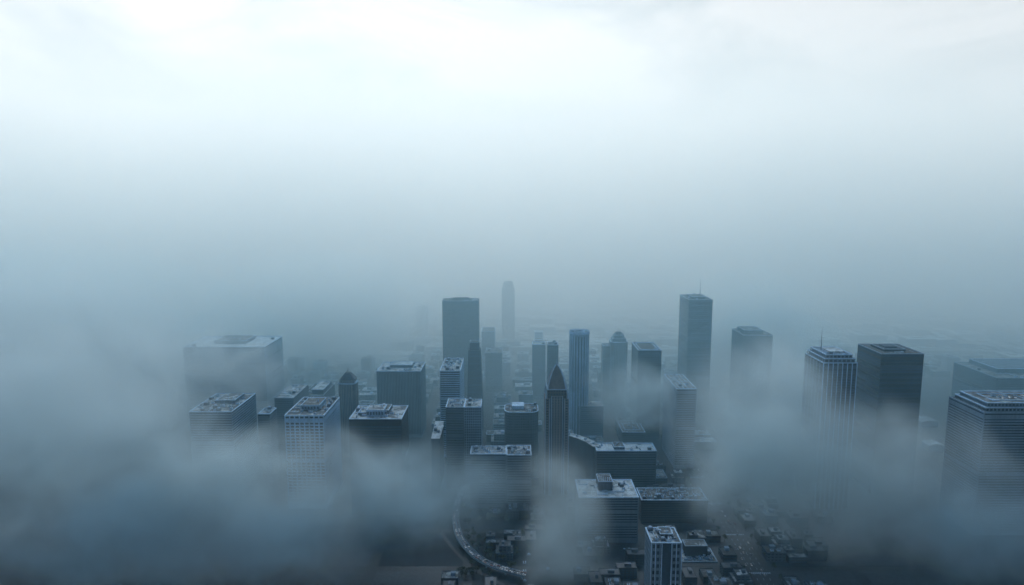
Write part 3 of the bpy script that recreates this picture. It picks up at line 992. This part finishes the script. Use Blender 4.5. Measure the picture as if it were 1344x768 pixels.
for xa, xb in zip(AV, AV[1:]):
    wa, wb = (15 if xa == WIDE else 7), (15 if xb == WIDE else 7)
    for ya, yb in zip(ST, ST[1:]):
        if abs((xa + xb) / 2) > ya * .95 or near_curve((xa + xb) / 2, (ya + yb) / 2, 75):
            continue
        pv.prism(rect(xa + wa, xb - wb, ya + 6, yb - 6), .0, .13)
pv.build('pavement', M['pave'])['kind'] = 'structure'

# ================================================================== ordinary buildings filling the blocks
PROTO = []


def proto(desc, cat, W, D, h, wall, glass, deck, cap, kind):
    root = thing('city_building' if len(PROTO) < 9 else 'low_building', desc, cat, (0, 0, -500))
    b = MB()
    rows = max(2, round(h / 3.8))
    parts = [(rect(-W / 2, W / 2, -D / 2, D / 2), 0, h)]
    if kind == 'step':
        parts = [(rect(-W / 2, W / 2, -D / 2, D / 2), 0, h * .6), (rect(-W * .32, W * .36, -D * .3, D * .42), h * .6, h)]
    if kind == 'ell':
        parts = [(rect(-W / 2, W / 2, -D / 2, 0), 0, h * .7), (rect(-W / 2, 0, 0.004, D / 2), 0, h)]
    dk = MB(); cp_ = MB()
    for pts, z0, z1 in parts:
        rws = max(1, round((z1 - z0) / 3.9))
        for i in range(4):
            p, q = pts[i], pts[(i + 1) % 4]
            w = math.dist(p, q)
            if kind in ('grid', 'step'):
                pn = facade(b, p, q, z0, z1 - .9, max(2, round(w / 4.5)), rws, .6, .55, .35)
            else:
                pn = facade(b, p, q, z0, z1 - .9, 1, rws, .92, .5, .35)
            for c_, r_, qd in pn:
                b.face(qd, 1)
        cp_.ring(inset(pts, -.15), inset(pts, .7), z1 - .9, z1)
        dk.prism(inset(pts, .704), z1 - 1.1, z1 - .6)
    b.build('wall', [M[wall], M[glass]], root)
    cp_.build('parapet', M[cap], root)
    ro = dk.build('roof', M[deck], root)
    rr = random.Random(len(PROTO) + 5)
    pts, z0, z1 = parts[-1]
    x0, x1, y0, y1 = pts[0][0] + 2, pts[1][0] - 2, pts[0][1] + 2, pts[2][1] - 2
    u = MB()
    xa, ya = x0 + (x1 - x0) * rr.uniform(.05, .4), y0 + (y1 - y0) * rr.uniform(.05, .4)
    u.prism(rect(xa, xa + (x1 - x0) * .35, ya, ya + (y1 - y0) * .4), z1 - .6, z1 + 3)
    u.build('plant_room', M[rr.choice(['unit', 'unitdark', 'grey'])], root)
    for _ in range(3):
        k = rr.choice(['air_conditioner', 'duct', 'skylight'])
        x, y = rr.uniform(x0 + 4, x1 - 4), rr.uniform(y0 + 3, y1 - 3)
        if xa - 5 < x < xa + (x1 - x0) * .35 + 5 and ya - 3 < y < ya + (y1 - y0) * .4 + 3:
            continue
        link(k, EQ[k], ro, (x, y, z1 - .6), 0)
    note_kids(root)
    PROTO.append((root, W, D, h, desc))
    return root


proto('low grey banded building with frosted roof', 'building', 34, 30, 17, 'grey', 'glass', 'roof', 'capdim', 'bands')
proto('low dim building with dark roof', 'building', 40, 28, 13, 'dim', 'glass', 'roofdark', 'capdim', 'bands')
proto('squat pale roofed building', 'building', 44, 36, 11, 'mid', 'glass', 'roofpale', 'capdim', 'bands')
proto('stepped grey building', 'building', 36, 34, 30, 'mid', 'glass', 'roof', 'capdim', 'step')
proto('L shaped dim building', 'building', 42, 40, 20, 'dim', 'glass', 'roof', 'capdim', 'ell')
proto('medium gridded grey building', 'building', 30, 30, 36, 'grey', 'glassmid', 'roof', 'cap', 'grid')
proto('small brown stone building', 'building', 24, 26, 22, 'brick', 'glass', 'roofdark', 'capdim', 'grid')
proto('slim dark medium building', 'building', 22, 26, 44, 'dark', 'glass', 'roofdark', 'capdim', 'bands')
proto('long dark building with frosted roof', 'building', 56, 22, 15, 'dark', 'glass', 'roof', 'cap', 'bands')

proto('small dark two storey building', 'building', 20, 17, 9, 'dark', 'glass', 'roofdark', 'dark', 'bands')
proto('small dim flat roofed building', 'building', 24, 18, 12, 'dim', 'glass', 'roofdark', 'dim', 'grid')
proto('narrow dark row building', 'building', 14, 24, 14, 'dark', 'glass', 'slate', 'dark', 'grid')
proto('dark L shaped low building', 'building', 23, 22, 12, 'dark', 'glass', 'roofdark', 'dim', 'ell')
proto('dark stepped low building', 'building', 22, 20, 17, 'dim', 'glass', 'roof', 'dim', 'step')


def zone(x, d):
    px = 672 + 900 * x / d
    if d < 1080:
        return 'close below the camera left of the curved road' if px < 600 else ('in the streets around the pointed stone tower' if px < 860 else 'beside the wide avenue')
    if d < 1600:
        return 'among the towers at left' if px < 560 else ('in the blocks behind the pointed stone tower' if px < 880 else 'among the towers at right')
    return 'in the far haze at left' if px < 560 else ('in the far haze beyond the paired slim towers' if px < 880 else 'in the far haze at right')


spots = []
for xa, xb in zip(AV, AV[1:]):
    wa, wb = (15 if xa == WIDE else 7), (15 if xb == WIDE else 7)
    for ya, yb in zip(ST, ST[1:]):
        X0, X1, Y0, Y1 = xa + wa + 3, xb - wb - 3, ya + 9, yb - 9
        q = 3 if ya < 1010 else 2
        for i in range(q):
            for j in range(q):
                cx = X0 + (X1 - X0) * (i + .5) / q
                cy = Y0 + (Y1 - Y0) * (j + .5) / q
                spots.append((cx, cy, (X1 - X0) / 2 / (q / 2) - 2, (Y1 - Y0) / 2 / (q / 2) - 2))
R.shuffle(spots)
spots.sort(key=lambda s: s[1])
first = {}
placed = 0
used_small = set()
n_small = 0


def put_small(cx, cy):
    global n_small
    k = R.choice((9, 10, 11, 12, 13))
    root, W, D, hh, desc = PROTO[k]
    rot = R.choice((0, math.pi / 2))
    w_, d_ = (D, W) if rot else (W, D)
    for a_ in AV:
        if abs(cx - a_) < w_ / 2 + (17 if a_ == WIDE else 9):
            return
    for a_ in ST:
        if abs(cy - a_) < d_ / 2 + 8:
            return
    if hits(cx - w_ / 2, cx + w_ / 2, cy - d_ / 2, cy + d_ / 2, 3) or near_curve(cx, cy, 20) or any((p.x - cx) ** 2 + (p.y - cy) ** 2 < 400 for p in op):
        return
    o = copy_tree(root) if k in used_small else root
    used_small.add(k)
    o.location = (cx, cy, .12)
    o.rotation_euler = (0, 0, rot + R.choice((0, math.pi)))
    px = 672 + 900 * cx / cy
    where = 'under the low fog at lower left' if px < 590 else 'inside the bend of the curved viaduct' if px < 740 else ('in the dark streets around the white piered tower' if px < 935 else 'beside the wide avenue at lower right')
    o['label'] = desc + ' ' + where
    o['group'] = 'low buildings: ' + desc + ' ' + where
    FOOT.append((cx - w_ / 2, cx + w_ / 2, cy - d_ / 2, cy + d_ / 2))
    n_small += 1


for _ in range(5000):
    if n_small >= 120:
        break
    x, y = R.uniform(585, 1080), R.uniform(610, 800)
    p = at_z(x, y, 10)
    if (x < 600 and y < 690) or p.y > 1105:
        continue
    put_small(p.x, p.y)
far = []
for cx, cy, mw, mh in spots:
    if cy < 1105:
        continue
    px = 672 + 900 * cx / cy
    if not (-60 < px < 1420) or R.random() < .1:
        continue
    if cy > 1050 and px < 230 and R.random() < .6:
        continue
    # what thick fog hides completely is left out
    yb_ = 260 + 450 * 900 / cy
    if (px < 575 and yb_ > 585) or (px > 1075 and yb_ > 500):
        continue
    if 930 < px < 1300 and 500 < yb_ < 705:
        continue
    if placed >= 290 or cy > 2450:
        far.append((cx, cy, mw, mh)); continue
    opts = [k for k in range(9) if (PROTO[k][3] < 24 or cy > 1150) and (PROTO[k][3] < 34 or cy > 1350)]
    if not opts:
        continue
    k = R.choice(opts)
    root, W, D, hh, desc = PROTO[k]
    rot = 0
    if W > 2 * mw or D > 2 * mh:
        if D <= 2 * mw and W <= 2 * mh:
            rot = math.pi / 2
    w_, d_ = (D, W) if rot else (W, D)
    if hits(cx - w_ / 2, cx + w_ / 2, cy - d_ / 2, cy + d_ / 2) or near_curve(cx, cy, 22 if cy < 1105 else 34):
        continue
    if k not in first:
        first[k] = 1; o = root
    else:
        o = copy_tree(root)
    o.location = (cx, cy, .12)
    o.rotation_euler = (0, 0, rot + R.choice((0, math.pi)))
    o['label'] = desc + ' ' + zone(cx, cy)
    o['group'] = o['label'] + 's' if False else 'ordinary buildings: ' + desc + ', ' + zone(cx, cy)
    FOOT.append((cx - w_ / 2, cx + w_ / 2, cy - d_ / 2, cy + d_ / 2))
    placed += 1
for k, (root, *_r) in enumerate(PROTO):
    if k not in first and k not in used_small:
        for ch in list(root.children_recursive):
            bpy.data.objects.remove(ch)
        bpy.data.objects.remove(root)
b = MB()
for cx, cy, mw, mh in far:
    if hits(cx - mw, cx + mw, cy - mh, cy + mh):
        continue
    w_, d_, hh = mw * R.uniform(.6, .98), mh * R.uniform(.6, .98), R.choice((8, 10, 14, 18, 24, 38))
    m0 = R.choice((0, 0, 1)); pts = rect(cx - w_, cx + w_, cy - d_, cy + d_)
    b.prism(pts, .1, hh, m0, capmi=R.choice((2, 3, 3)))
    b.prism(rect(cx - w_ * .4, cx + w_ * .2, cy - d_ * .3, cy + d_ * .4), hh, hh + 3, m0, capmi=2)
tag(b.build('distant_buildings', [M['dim'], M['grey'], M['roofpale'], M['roofdark']]), 'mass of small roofs of the distant city fading out in haze', 'distant city', kind='stuff')
# hazy pale roof of a hall beyond the bowed slab, and scattered pale roofs at the right
def hall(label, x0, x1, y0, y1, hh):
    p, q = at_z(x0, y1, hh), at_z(x1, y1, hh); D = at_z((x0 + x1) / 2, y0, hh).y - p.y
    r = thing('hall', label, 'hall', ((p.x + q.x) / 2, p.y, 0)); W = q.x - p.x
    b = MB(); b.box(-W / 2, W / 2, 0, D, 0, hh - 3); b.build('wall', M['grey'], r)
    b = MB(); n = 8
    for i in range(n):
        xa, xb = -W / 2 + W * i / n, -W / 2 + W * (i + 1) / n
        za, zb = hh - 3 + 3 * math.sin(math.pi * i / n), hh - 3 + 3 * math.sin(math.pi * (i + 1) / n)
        b.face([(xa, -1, za), (xb, -1, zb), (xb, D + 1, zb), (xa, D + 1, za)])
        b.face([(xa, -1, hh - 3), (xb, -1, hh - 3), (xb, -1, zb), (xa, -1, za)])
    b.build('roof', M['roofpale'], r)
hall('pale wide hall roof in the far haze just right of the bowed slab top', 606, 652, 386.5, 389.5, 40)
hall('thin pale hall roof in haze above the broad flat block at right', 1272, 1302, 443, 447, 14)
hall('small pale hall roof in mist between dark slab and right edge block', 1210, 1232, 546, 552, 14)
hall('second small pale hall roof in mist, nearer than the first beside right edge block', 1220, 1240, 577, 583, 14)

# ================================================================== trees
def leaf_mat():
    m, nt, b, N, L = new_mat('tree leaves')
    geo = N('ShaderNodeNewGeometry')
    n = N('ShaderNodeTexNoise'); n.inputs['Scale'].default_value = .8; L(geo.outputs['Position'], n.inputs['Vector'])
    cr = N('ShaderNodeValToRGB'); L(n.outputs[0], cr.inputs[0])
    cr.color_ramp.elements[0].position = .3; cr.color_ramp.elements[0].color = (.018, .03, .02, 1)
    cr.color_ramp.elements[1].position = .7; cr.color_ramp.elements[1].color = (.07, .09, .05, 1)
    L(cr.outputs[0], b.inputs['Base Color']); b.inputs['Roughness'].default_value = .9
    return m
M['leaf'] = leaf_mat()
def tree_proto(seed, hh, rad):
    rr = random.Random(seed)
    root = thing('street_tree', 'x', 'tree', (0, 0, -500))
    b = MB(); b.prism(ngon(6, .32), 0, hh * .5, top=ngon(6, .18))
    for k in range(4):
        a_ = k * 1.6 + rr.random(); e = Vector((math.cos(a_), math.sin(a_))) * rad * .5
        b.prism(ngon(4, .12, 0), hh * .4, hh * .68, top=ngon(4, .05, 0, e.x, e.y))
    b.build('trunk', M['bark'], root)
    b = MB()
    cl = [(Vector((rr.uniform(-.6, .6) * rad, rr.uniform(-.6, .6) * rad, hh * rr.uniform(.5, .85))), rad * rr.uniform(.35, .6)) for _ in range(7)]
    for _ in range(260):
        c_, r_ = rr.choice(cl)
        v = Vector((rr.gauss(0, 1), rr.gauss(0, 1), rr.gauss(0, .8))).normalized() * r_ * rr.uniform(.5, 1.05)
        p = c_ + v; s = rr.uniform(.3, .6)
        t = Vector((rr.gauss(0, 1), rr.gauss(0, 1), rr.gauss(0, 1))).normalized(); u = t.orthogonal().normalized(); w_ = t.cross(u)
        b.face([p - u * s, p + w_ * s, p + u * s, p - w_ * s])
    b.build('crown', M['leaf'], root)
    note_kids(root); return root
TP = [tree_proto(1, 9, 3.4), tree_proto(2, 11, 4.2), tree_proto(3, 7.5, 3)]
used = set(); n = 0
def put_tree(x, y, lab):
    global n
    if hits(x, x, y, y, 2.5) or near_curve(x, y, 9): return
    k = R.randrange(3)
    if k in used: o = copy_tree(TP[k])
    else: used.add(k); o = TP[k]
    o.location = (x, y, 0); o.rotation_euler = (0, 0, R.uniform(0, 6))
    o['label'] = lab; o['group'] = lab + ', one of many'; n += 1
for _ in range(150):
    if n >= 70: break
    x, y = R.uniform(600, 700), R.uniform(660, 760)
    p = at_z(x, y, 0); put_tree(p.x, p.y, 'dark leafy tree in the low ground inside the curved road')
for y in range(760, 1500, 24):
    for s in (-1, 1):
        put_tree(WIDE + s * 19, y + R.uniform(-4, 4), 'dark street tree lining the wide avenue at lower right')
for k in range(16):
    p = at_z(R.uniform(745, 800), R.uniform(585, 622), 0); put_tree(p.x, p.y, 'dark tree in the yard below the curved wing building')

# ================================================================== cars
def paint_mat():
    m, nt, b, N, L = new_mat('car paint')
    oi = N('ShaderNodeObjectInfo')
    cr = N('ShaderNodeValToRGB'); L(oi.outputs['Random'], cr.inputs[0]); cr.color_ramp.interpolation = 'CONSTANT'
    e = cr.color_ramp.elements; e[0].color = (.75, .77, .78, 1); e[1].position = .4; e[1].color = (.35, .37, .39, 1)
    for p_, c_ in ((.6, (.03, .034, .04, 1)), (.78, (.12, .15, .22, 1)), (.9, (.2, .06, .05, 1))):
        k = e.new(p_); k.color = c_
    L(cr.outputs[0], b.inputs['Base Color']); b.inputs['Roughness'].default_value = .3
    return m
M['paintcar'] = paint_mat()
car = thing('car', 'x', 'car', (0, 0, -500))
b = MB(); prof = [(-2.15, .3), (2.15, .3), (2.2, .75), (1.2, .92), (.6, 1.0), (-1.9, 1.0), (-2.2, .8)]
for i in range(len(prof)):
    (xa, za), (xb, zb) = prof[i], prof[(i + 1) % len(prof)]
    b.face([(xa, -.88, za), (xb, -.88, zb), (xb, .88, zb), (xa, .88, za)])
b.face([(x, -.88, z_) for x, z_ in prof]); b.face([(x, .88, z_) for x, z_ in reversed(prof)])
b.prism(rect(-1.2, .15, -.68, .68), 1.44, 1.5); b.build('body', M['paintcar'], car)
b = MB(); b.prism(rect(-1.8, .85, -.82, .82), 1.0, 1.44, top=rect(-1.3, .2, -.7, .7)); b.build('window', M['glass'], car)
wm = MB(); a8 = ngon(10, .32)
for i in range(10):
    p, q = a8[i], a8[(i + 1) % 10]
    wm.face([(p[0], -.1, p[1] + .32), (q[0], -.1, q[1] + .32), (q[0], .1, q[1] + .32), (p[0], .1, p[1] + .32)])
wm.face([(p[0], -.1, p[1] + .32) for p in a8]); wm.face([(p[0], .1, p[1] + .32) for p in reversed(a8)])
wm = wm.mesh('wheel', M['tyre'])
for x in (-1.35, 1.35):
    for y in (-.86, .86): link('wheel', wm, car, (x, y, 0))
note_kids(car)
nc = 0
def put_car(x, y, z, a_, lab):
    global nc
    o = car if nc == 0 else copy_tree(car)
    nc += 1; o.location = (x, y, z); o.rotation_euler = (0, 0, a_); o['label'] = lab; o['group'] = lab + ', one of the traffic'
for i in range(6, len(fine) - 2):
    for s in (-1, 1):
        if R.random() < .62:
            t = (fine[i + 1] - fine[i - 1]).normalized(); p = fine[i] + Vector((-t.y, t.x)) * s * 2.1 + t * R.uniform(-2, 2)
            put_car(p.x, p.y, 7.02, math.atan2(t.y, t.x) + (math.pi if s > 0 else 0), 'small car in slow traffic on the pale curved viaduct')
for y in range(770, 1350, 13):
    for s in (-11, -4, 4, 11):
        if R.random() < .3: put_car(WIDE + s, y + R.uniform(-3, 3), .01, math.pi / 2 * (1 if s > 0 else -1), 'small car driving along the wide avenue at lower right')

# ================================================================== haze and fog
G = .45


def vol(name, col, dens, g=G):
    m = bpy.data.materials.new(name); m.use_nodes = True
    nt = m.node_tree; nt.nodes.clear()
    out = nt.nodes.new('ShaderNodeOutputMaterial'); vs = nt.nodes.new('ShaderNodeVolumeScatter')
    vs.inputs['Color'].default_value = (*col, 1); vs.inputs['Density'].default_value = dens; vs.inputs['Anisotropy'].default_value = g
    va = nt.nodes.new('ShaderNodeVolumeAbsorption'); va.inputs['Color'].default_value = (*col, 1); va.inputs['Density'].default_value = dens
    ads = nt.nodes.new('ShaderNodeAddShader')
    nt.links.new(vs.outputs[0], ads.inputs[0]); nt.links.new(va.outputs[0], ads.inputs[1])
    nt.links.new(ads.outputs[0], out.inputs['Volume'])
    return m, nt, (vs, va)


# one haze body round the camera: thins out upwards, thickens beyond the core of the city
HZ = dict(near=1.4e-4, far=40e-4, y0=700, y1=2300, scale=255, col=(.966, .977, .973), col_near=(.42, .735, .89))
m, nt, vs = vol('haze', HZ['col'], 1e-4)
N, L = nt.nodes.new, nt.links.new


def math_node(op, a=None, b=None, c=None):
    n = N('ShaderNodeMath'); n.operation = op
    for k, v in enumerate((a, b, c)):
        if v is None:
            continue
        if isinstance(v, (int, float)):
            n.inputs[k].default_value = v
        else:
            L(v, n.inputs[k])
    return n.outputs[0]


geo = N('ShaderNodeNewGeometry'); xyz = N('ShaderNodeSeparateXYZ'); L(geo.outputs['Position'], xyz.inputs[0])
nz = N('ShaderNodeTexNoise'); nz.inputs['Scale'].default_value = .0011; nz.inputs['Detail'].default_value = 2; L(geo.outputs['Position'], nz.inputs['Vector'])
yr = N('ShaderNodeMapRange'); yr.interpolation_type = 'SMOOTHSTEP'; L(xyz.outputs['Y'], yr.inputs[0])
yr.inputs[1].default_value = HZ['y0']; yr.inputs[2].default_value = HZ['y1']; yr.inputs[3].default_value = HZ['near']; yr.inputs[4].default_value = HZ['far']
e1 = math_node('POWER', 2.71828, math_node('MULTIPLY', math_node('MAXIMUM', math_node('SUBTRACT', xyz.outputs['Z'], 300.0), 0.0), -1 / HZ['scale']))
pat = math_node('MULTIPLY_ADD', nz.outputs[0], 1.6, .2)
den = math_node('MULTIPLY', math_node('MULTIPLY', yr.outputs[0], e1), pat)
cm = N('ShaderNodeMapRange'); cm.data_type = 'FLOAT_VECTOR'; cm.interpolation_type = 'SMOOTHSTEP'
L(xyz.outputs['Y'], cm.inputs['Vector'])
cm.inputs[7].default_value = (1000,) * 3; cm.inputs[8].default_value = (2100,) * 3
cm.inputs[9].default_value = HZ['col_near']; cm.inputs[10].default_value = HZ['col']
for q in vs:
    L(den, q.inputs['Density'])
    L(cm.outputs['Vector'], q.inputs['Color'])
b = MB(); b.box(-9000, 9000, -1500, 14000, -30, 2200)
tag(b.build('haze', m), 'thin blue grey haze lying over the whole city', 'haze', 'haze layers', 'stuff')


def ico(sub):
    import bmesh
    bm = bmesh.new(); bmesh.ops.create_icosphere(bm, subdivisions=sub, radius=1)
    me = bpy.data.meshes.new('fog'); bm.to_mesh(me); bm.free(); return me


def bank(label, px, py, d, rx, ry, rz, dens, col=(.42, .60, .73), seed=0, nscale=.009, soft=.12, amp=1.5, roll=0):
    m, nt, vs = vol('fog', col, dens)
    N, L = nt.nodes.new, nt.links.new
    tc = N('ShaderNodeTexCoord')
    geo = N('ShaderNodeNewGeometry')
    ofs = N('ShaderNodeVectorMath'); ofs.operation = 'ADD'; ofs.inputs[1].default_value = (seed * 137, seed * 71, seed * 53); L(geo.outputs['Position'], ofs.inputs[0])
    nz = N('ShaderNodeTexNoise'); nz.inputs['Scale'].default_value = nscale; nz.inputs['Detail'].default_value = 3; nz.inputs['Roughness'].default_value = .55; nz.inputs['Distortion'].default_value = .6; L(ofs.outputs[0], nz.inputs['Vector'])
    ln = N('ShaderNodeVectorMath'); ln.operation = 'LENGTH'; L(tc.outputs['Object'], ln.inputs[0])
    # ragged outline: the noise pushes the falloff in and out
    a_ = N('ShaderNodeMath'); a_.operation = 'MULTIPLY_ADD'; a_.inputs[1].default_value = -amp; a_.inputs[2].default_value = amp / 2; L(nz.outputs[0], a_.inputs[0])
    s_ = N('ShaderNodeMath'); s_.operation = 'ADD'; L(ln.outputs['Value'], s_.inputs[0]); L(a_.outputs[0], s_.inputs[1])
    mp = N('ShaderNodeMapRange'); mp.interpolation_type = 'SMOOTHSTEP'; mp.inputs[1].default_value = .95; mp.inputs[2].default_value = soft; L(s_.outputs[0], mp.inputs[0])
    edge = N('ShaderNodeMapRange'); edge.interpolation_type = 'SMOOTHSTEP'; edge.inputs[1].default_value = 1.0; edge.inputs[2].default_value = .7; L(ln.outputs['Value'], edge.inputs[0])
    m1 = N('ShaderNodeMath'); m1.operation = 'MULTIPLY'; L(mp.outputs[0], m1.inputs[0]); L(edge.outputs[0], m1.inputs[1])
    # torn wisps inside the bank, drawn out along the wind
    st = N('ShaderNodeMapping'); st.inputs['Scale'].default_value = (.75, 1, .9); st.inputs['Rotation'].default_value = (0, .35, .4); L(ofs.outputs[0], st.inputs[0])
    n2 = N('ShaderNodeTexNoise'); n2.inputs['Scale'].default_value = .02; n2.inputs['Detail'].default_value = 3; n2.inputs['Distortion'].default_value = .8; L(st.outputs[0], n2.inputs['Vector'])
    w2 = N('ShaderNodeMapRange'); w2.inputs[1].default_value = .36; w2.inputs[2].default_value = .66; w2.inputs[3].default_value = .35; w2.inputs[4].default_value = 1.6; L(n2.outputs[0], w2.inputs[0])
    m3 = N('ShaderNodeMath'); m3.operation = 'MULTIPLY'; L(m1.outputs[0], m3.inputs[0]); L(w2.outputs[0], m3.inputs[1])
    mm = N('ShaderNodeMath'); mm.operation = 'MULTIPLY'; L(m3.outputs[0], mm.inputs[0]); mm.inputs[1].default_value = dens; [L(mm.outputs[0], q.inputs['Density']) for q in vs]
    p = at(px, py, d)
    o = bpy.data.objects.new('fog', ICO); 
    o = bpy.data.objects.new('fog', ICO.copy()); C.objects.link(o)
    o.location = p; o.scale = (rx, ry, rz); o.rotation_euler = (0, roll, 0)
    o.data.materials.append(m)
    return tag(o, label, 'fog bank', 'fog banks', 'stuff')


ICO = ico(4)
B1, B2, B3 = (.63, .8, .895), (.79, .893, .94), (.895, .94, .962)  # lower banks darker and bluer: weaker light put into the fog colour
bank('broad pale fog bank covering the left edge', 40, 560, 830, 340, 140, 180, .015, B2, seed=1)
bank('low dark blue fog below the broad left bank', 230, 700, 735, 340, 80, 92, .022, B1, seed=11)
bank('fog bank rolling below the white gridded block', 350, 635, 800, 280, 75, 94, .027, B2, seed=2, amp=1.1)
bank('fog bank rolling below the black block', 540, 650, 780, 170, 70, 84, .020, B1, seed=12, soft=0, amp=1.2)
bank('upright fog puff in front of the pointed stone tower foot', 735, 690, 770, 84, 60, 155, .028, B2, seed=3, soft=-.1)
bank('thin fog drifting below the long flat block', 640, 640, 880, 95, 50, 62, .022, B1, seed=18, soft=-.1)
bank('large bright fog bank right of the avenue', 1005, 575, 850, 168, 90, 168, .023, B2, seed=4, amp=1.0)
bank('fog bank swallowing the foot of the finned tower and dark slab', 1130, 645, 820, 260, 85, 140, .016, B2, seed=5, amp=1.0)
bank('pale fog crest between the avenue and the finned tower', 1095, 605, 825, 200, 60, 110, .013, B2, seed=17, amp=.8, soft=-.1)
bank('dim fog at the lower right corner', 1300, 690, 760, 170, 80, 110, .016, B1, seed=13)
bank('thin wisp of fog below the stepped tower', 850, 520, 1120, 140, 60, 75, .024, B2, seed=6)
bank('fog bank drifting far behind at left', 60, 480, 1250, 460, 220, 230, .013, B3, seed=7)
bank('mist veil in front of the very wide hazy block', 285, 500, 1180, 210, 60, 140, .018, B3, seed=14)
bank('fog bank behind the tallest banded tower', 985, 460, 1600, 210, 120, 200, .024, B3, seed=8)
bank('mist veil low around the grey ribbed block', 1000, 500, 1260, 130, 50, 90, .02, B3, seed=16)
bank('fog drifting behind the ribbed block', 430, 425, 1750, 340, 140, 190, .016, B3, seed=9)
# unseen deck of vapour added above the frame to keep the foreground in shade
m, _, _ = vol('shade_cloud', (.36, .61, .81), 5.2e-3)
o = link('shade_cloud', ICO.copy(), None, (0, -350, 1320), 0, (7000, 2050, 420)); o.data.materials.append(m)
tag(o, 'unseen vapour deck added overhead to shade the near side of the city', 'shade_cloud', None, 'stuff')

# ================================================================== light and sky
EL, AZ = 42, -12
sun = bpy.data.lights.new('sun', 'SUN'); sun.energy = 2.7; sun.angle = math.radians(30); sun.color = (.98, 1, .995)
so = bpy.data.objects.new('sun', sun); C.objects.link(so)
e_, a_ = math.radians(EL), math.radians(AZ)
dv = Vector((math.sin(a_) * math.cos(e_), math.cos(a_) * math.cos(e_), math.sin(e_)))
so.rotation_euler = dv.to_track_quat('Z', 'Y').to_euler()
so.location = dv * 3000

w = bpy.data.worlds.new('World'); S.world = w; w.use_nodes = True
nt = w.node_tree; N, L = nt.nodes.new, nt.links.new; bg = nt.nodes['Background']
bg.inputs[1].default_value = .1
sky = N('ShaderNodeTexSky'); sky.sky_type = 'NISHITA'; sky.sun_disc = False
sky.sun_elevation = e_; sky.sun_rotation = a_
tc = N('ShaderNodeTexCoord'); mp = N('ShaderNodeMapping'); mp.inputs['Scale'].default_value = (1, 1, 2.6); L(tc.outputs['Generated'], mp.inputs[0])
nz = N('ShaderNodeTexNoise'); nz.inputs['Scale'].default_value = 3.4; nz.inputs['Detail'].default_value = 5; nz.inputs['Distortion'].default_value = .5; L(mp.outputs[0], nz.inputs['Vector'])
cr = N('ShaderNodeValToRGB'); L(nz.outputs[0], cr.inputs[0])
cr.color_ramp.elements[0].position = .38; cr.color_ramp.elements[0].color = (.66, .72, .75, 1)
cr.color_ramp.elements[1].position = .58; cr.color_ramp.elements[1].color = (.98, .98, .98, 1)
sc = N('ShaderNodeVectorMath'); sc.operation = 'SCALE'; L(cr.outputs[0], sc.inputs[0]); sc.inputs['Scale'].default_value = 11.2
mx = N('ShaderNodeMix'); mx.data_type = 'RGBA'; mx.inputs[0].default_value = .95
# the cloud cover is thinnest, so brightest, low in the sky ahead to the left
dt = N('ShaderNodeVectorMath'); dt.operation = 'DOT_PRODUCT'; L(tc.outputs['Generated'], dt.inputs[0]); dt.inputs[1].default_value = Vector((-.36, .92, .25)).normalized()
th = N('ShaderNodeMapRange'); th.interpolation_type = 'SMOOTHSTEP'; th.inputs[1].default_value = .75; th.inputs[2].default_value = 1.0; th.inputs[3].default_value = .84; th.inputs[4].default_value = 1.08; L(dt.outputs['Value'], th.inputs[0])
s2 = N('ShaderNodeVectorMath'); s2.operation = 'SCALE'; L(sc.outputs[0], s2.inputs[0]); L(th.outputs[0], s2.inputs['Scale'])
L(sky.outputs[0], mx.inputs[6]); L(s2.outputs[0], mx.inputs[7]); L(mx.outputs[2], bg.inputs[0])

S.view_settings.view_transform = 'Standard'
S.view_settings.look = 'None'
S.view_settings.exposure = 0
cy = S.cycles
cy.use_denoising = True
cy.denoiser = 'OPENIMAGEDENOISE'
cy.max_bounces = 8
cy.diffuse_bounces = 2
cy.glossy_bounces = 2
cy.volume_bounces = 6
cy.volume_step_rate = 1.0
cy.volume_max_steps = 256
cy.use_adaptive_sampling = True
cy.adaptive_threshold = .045
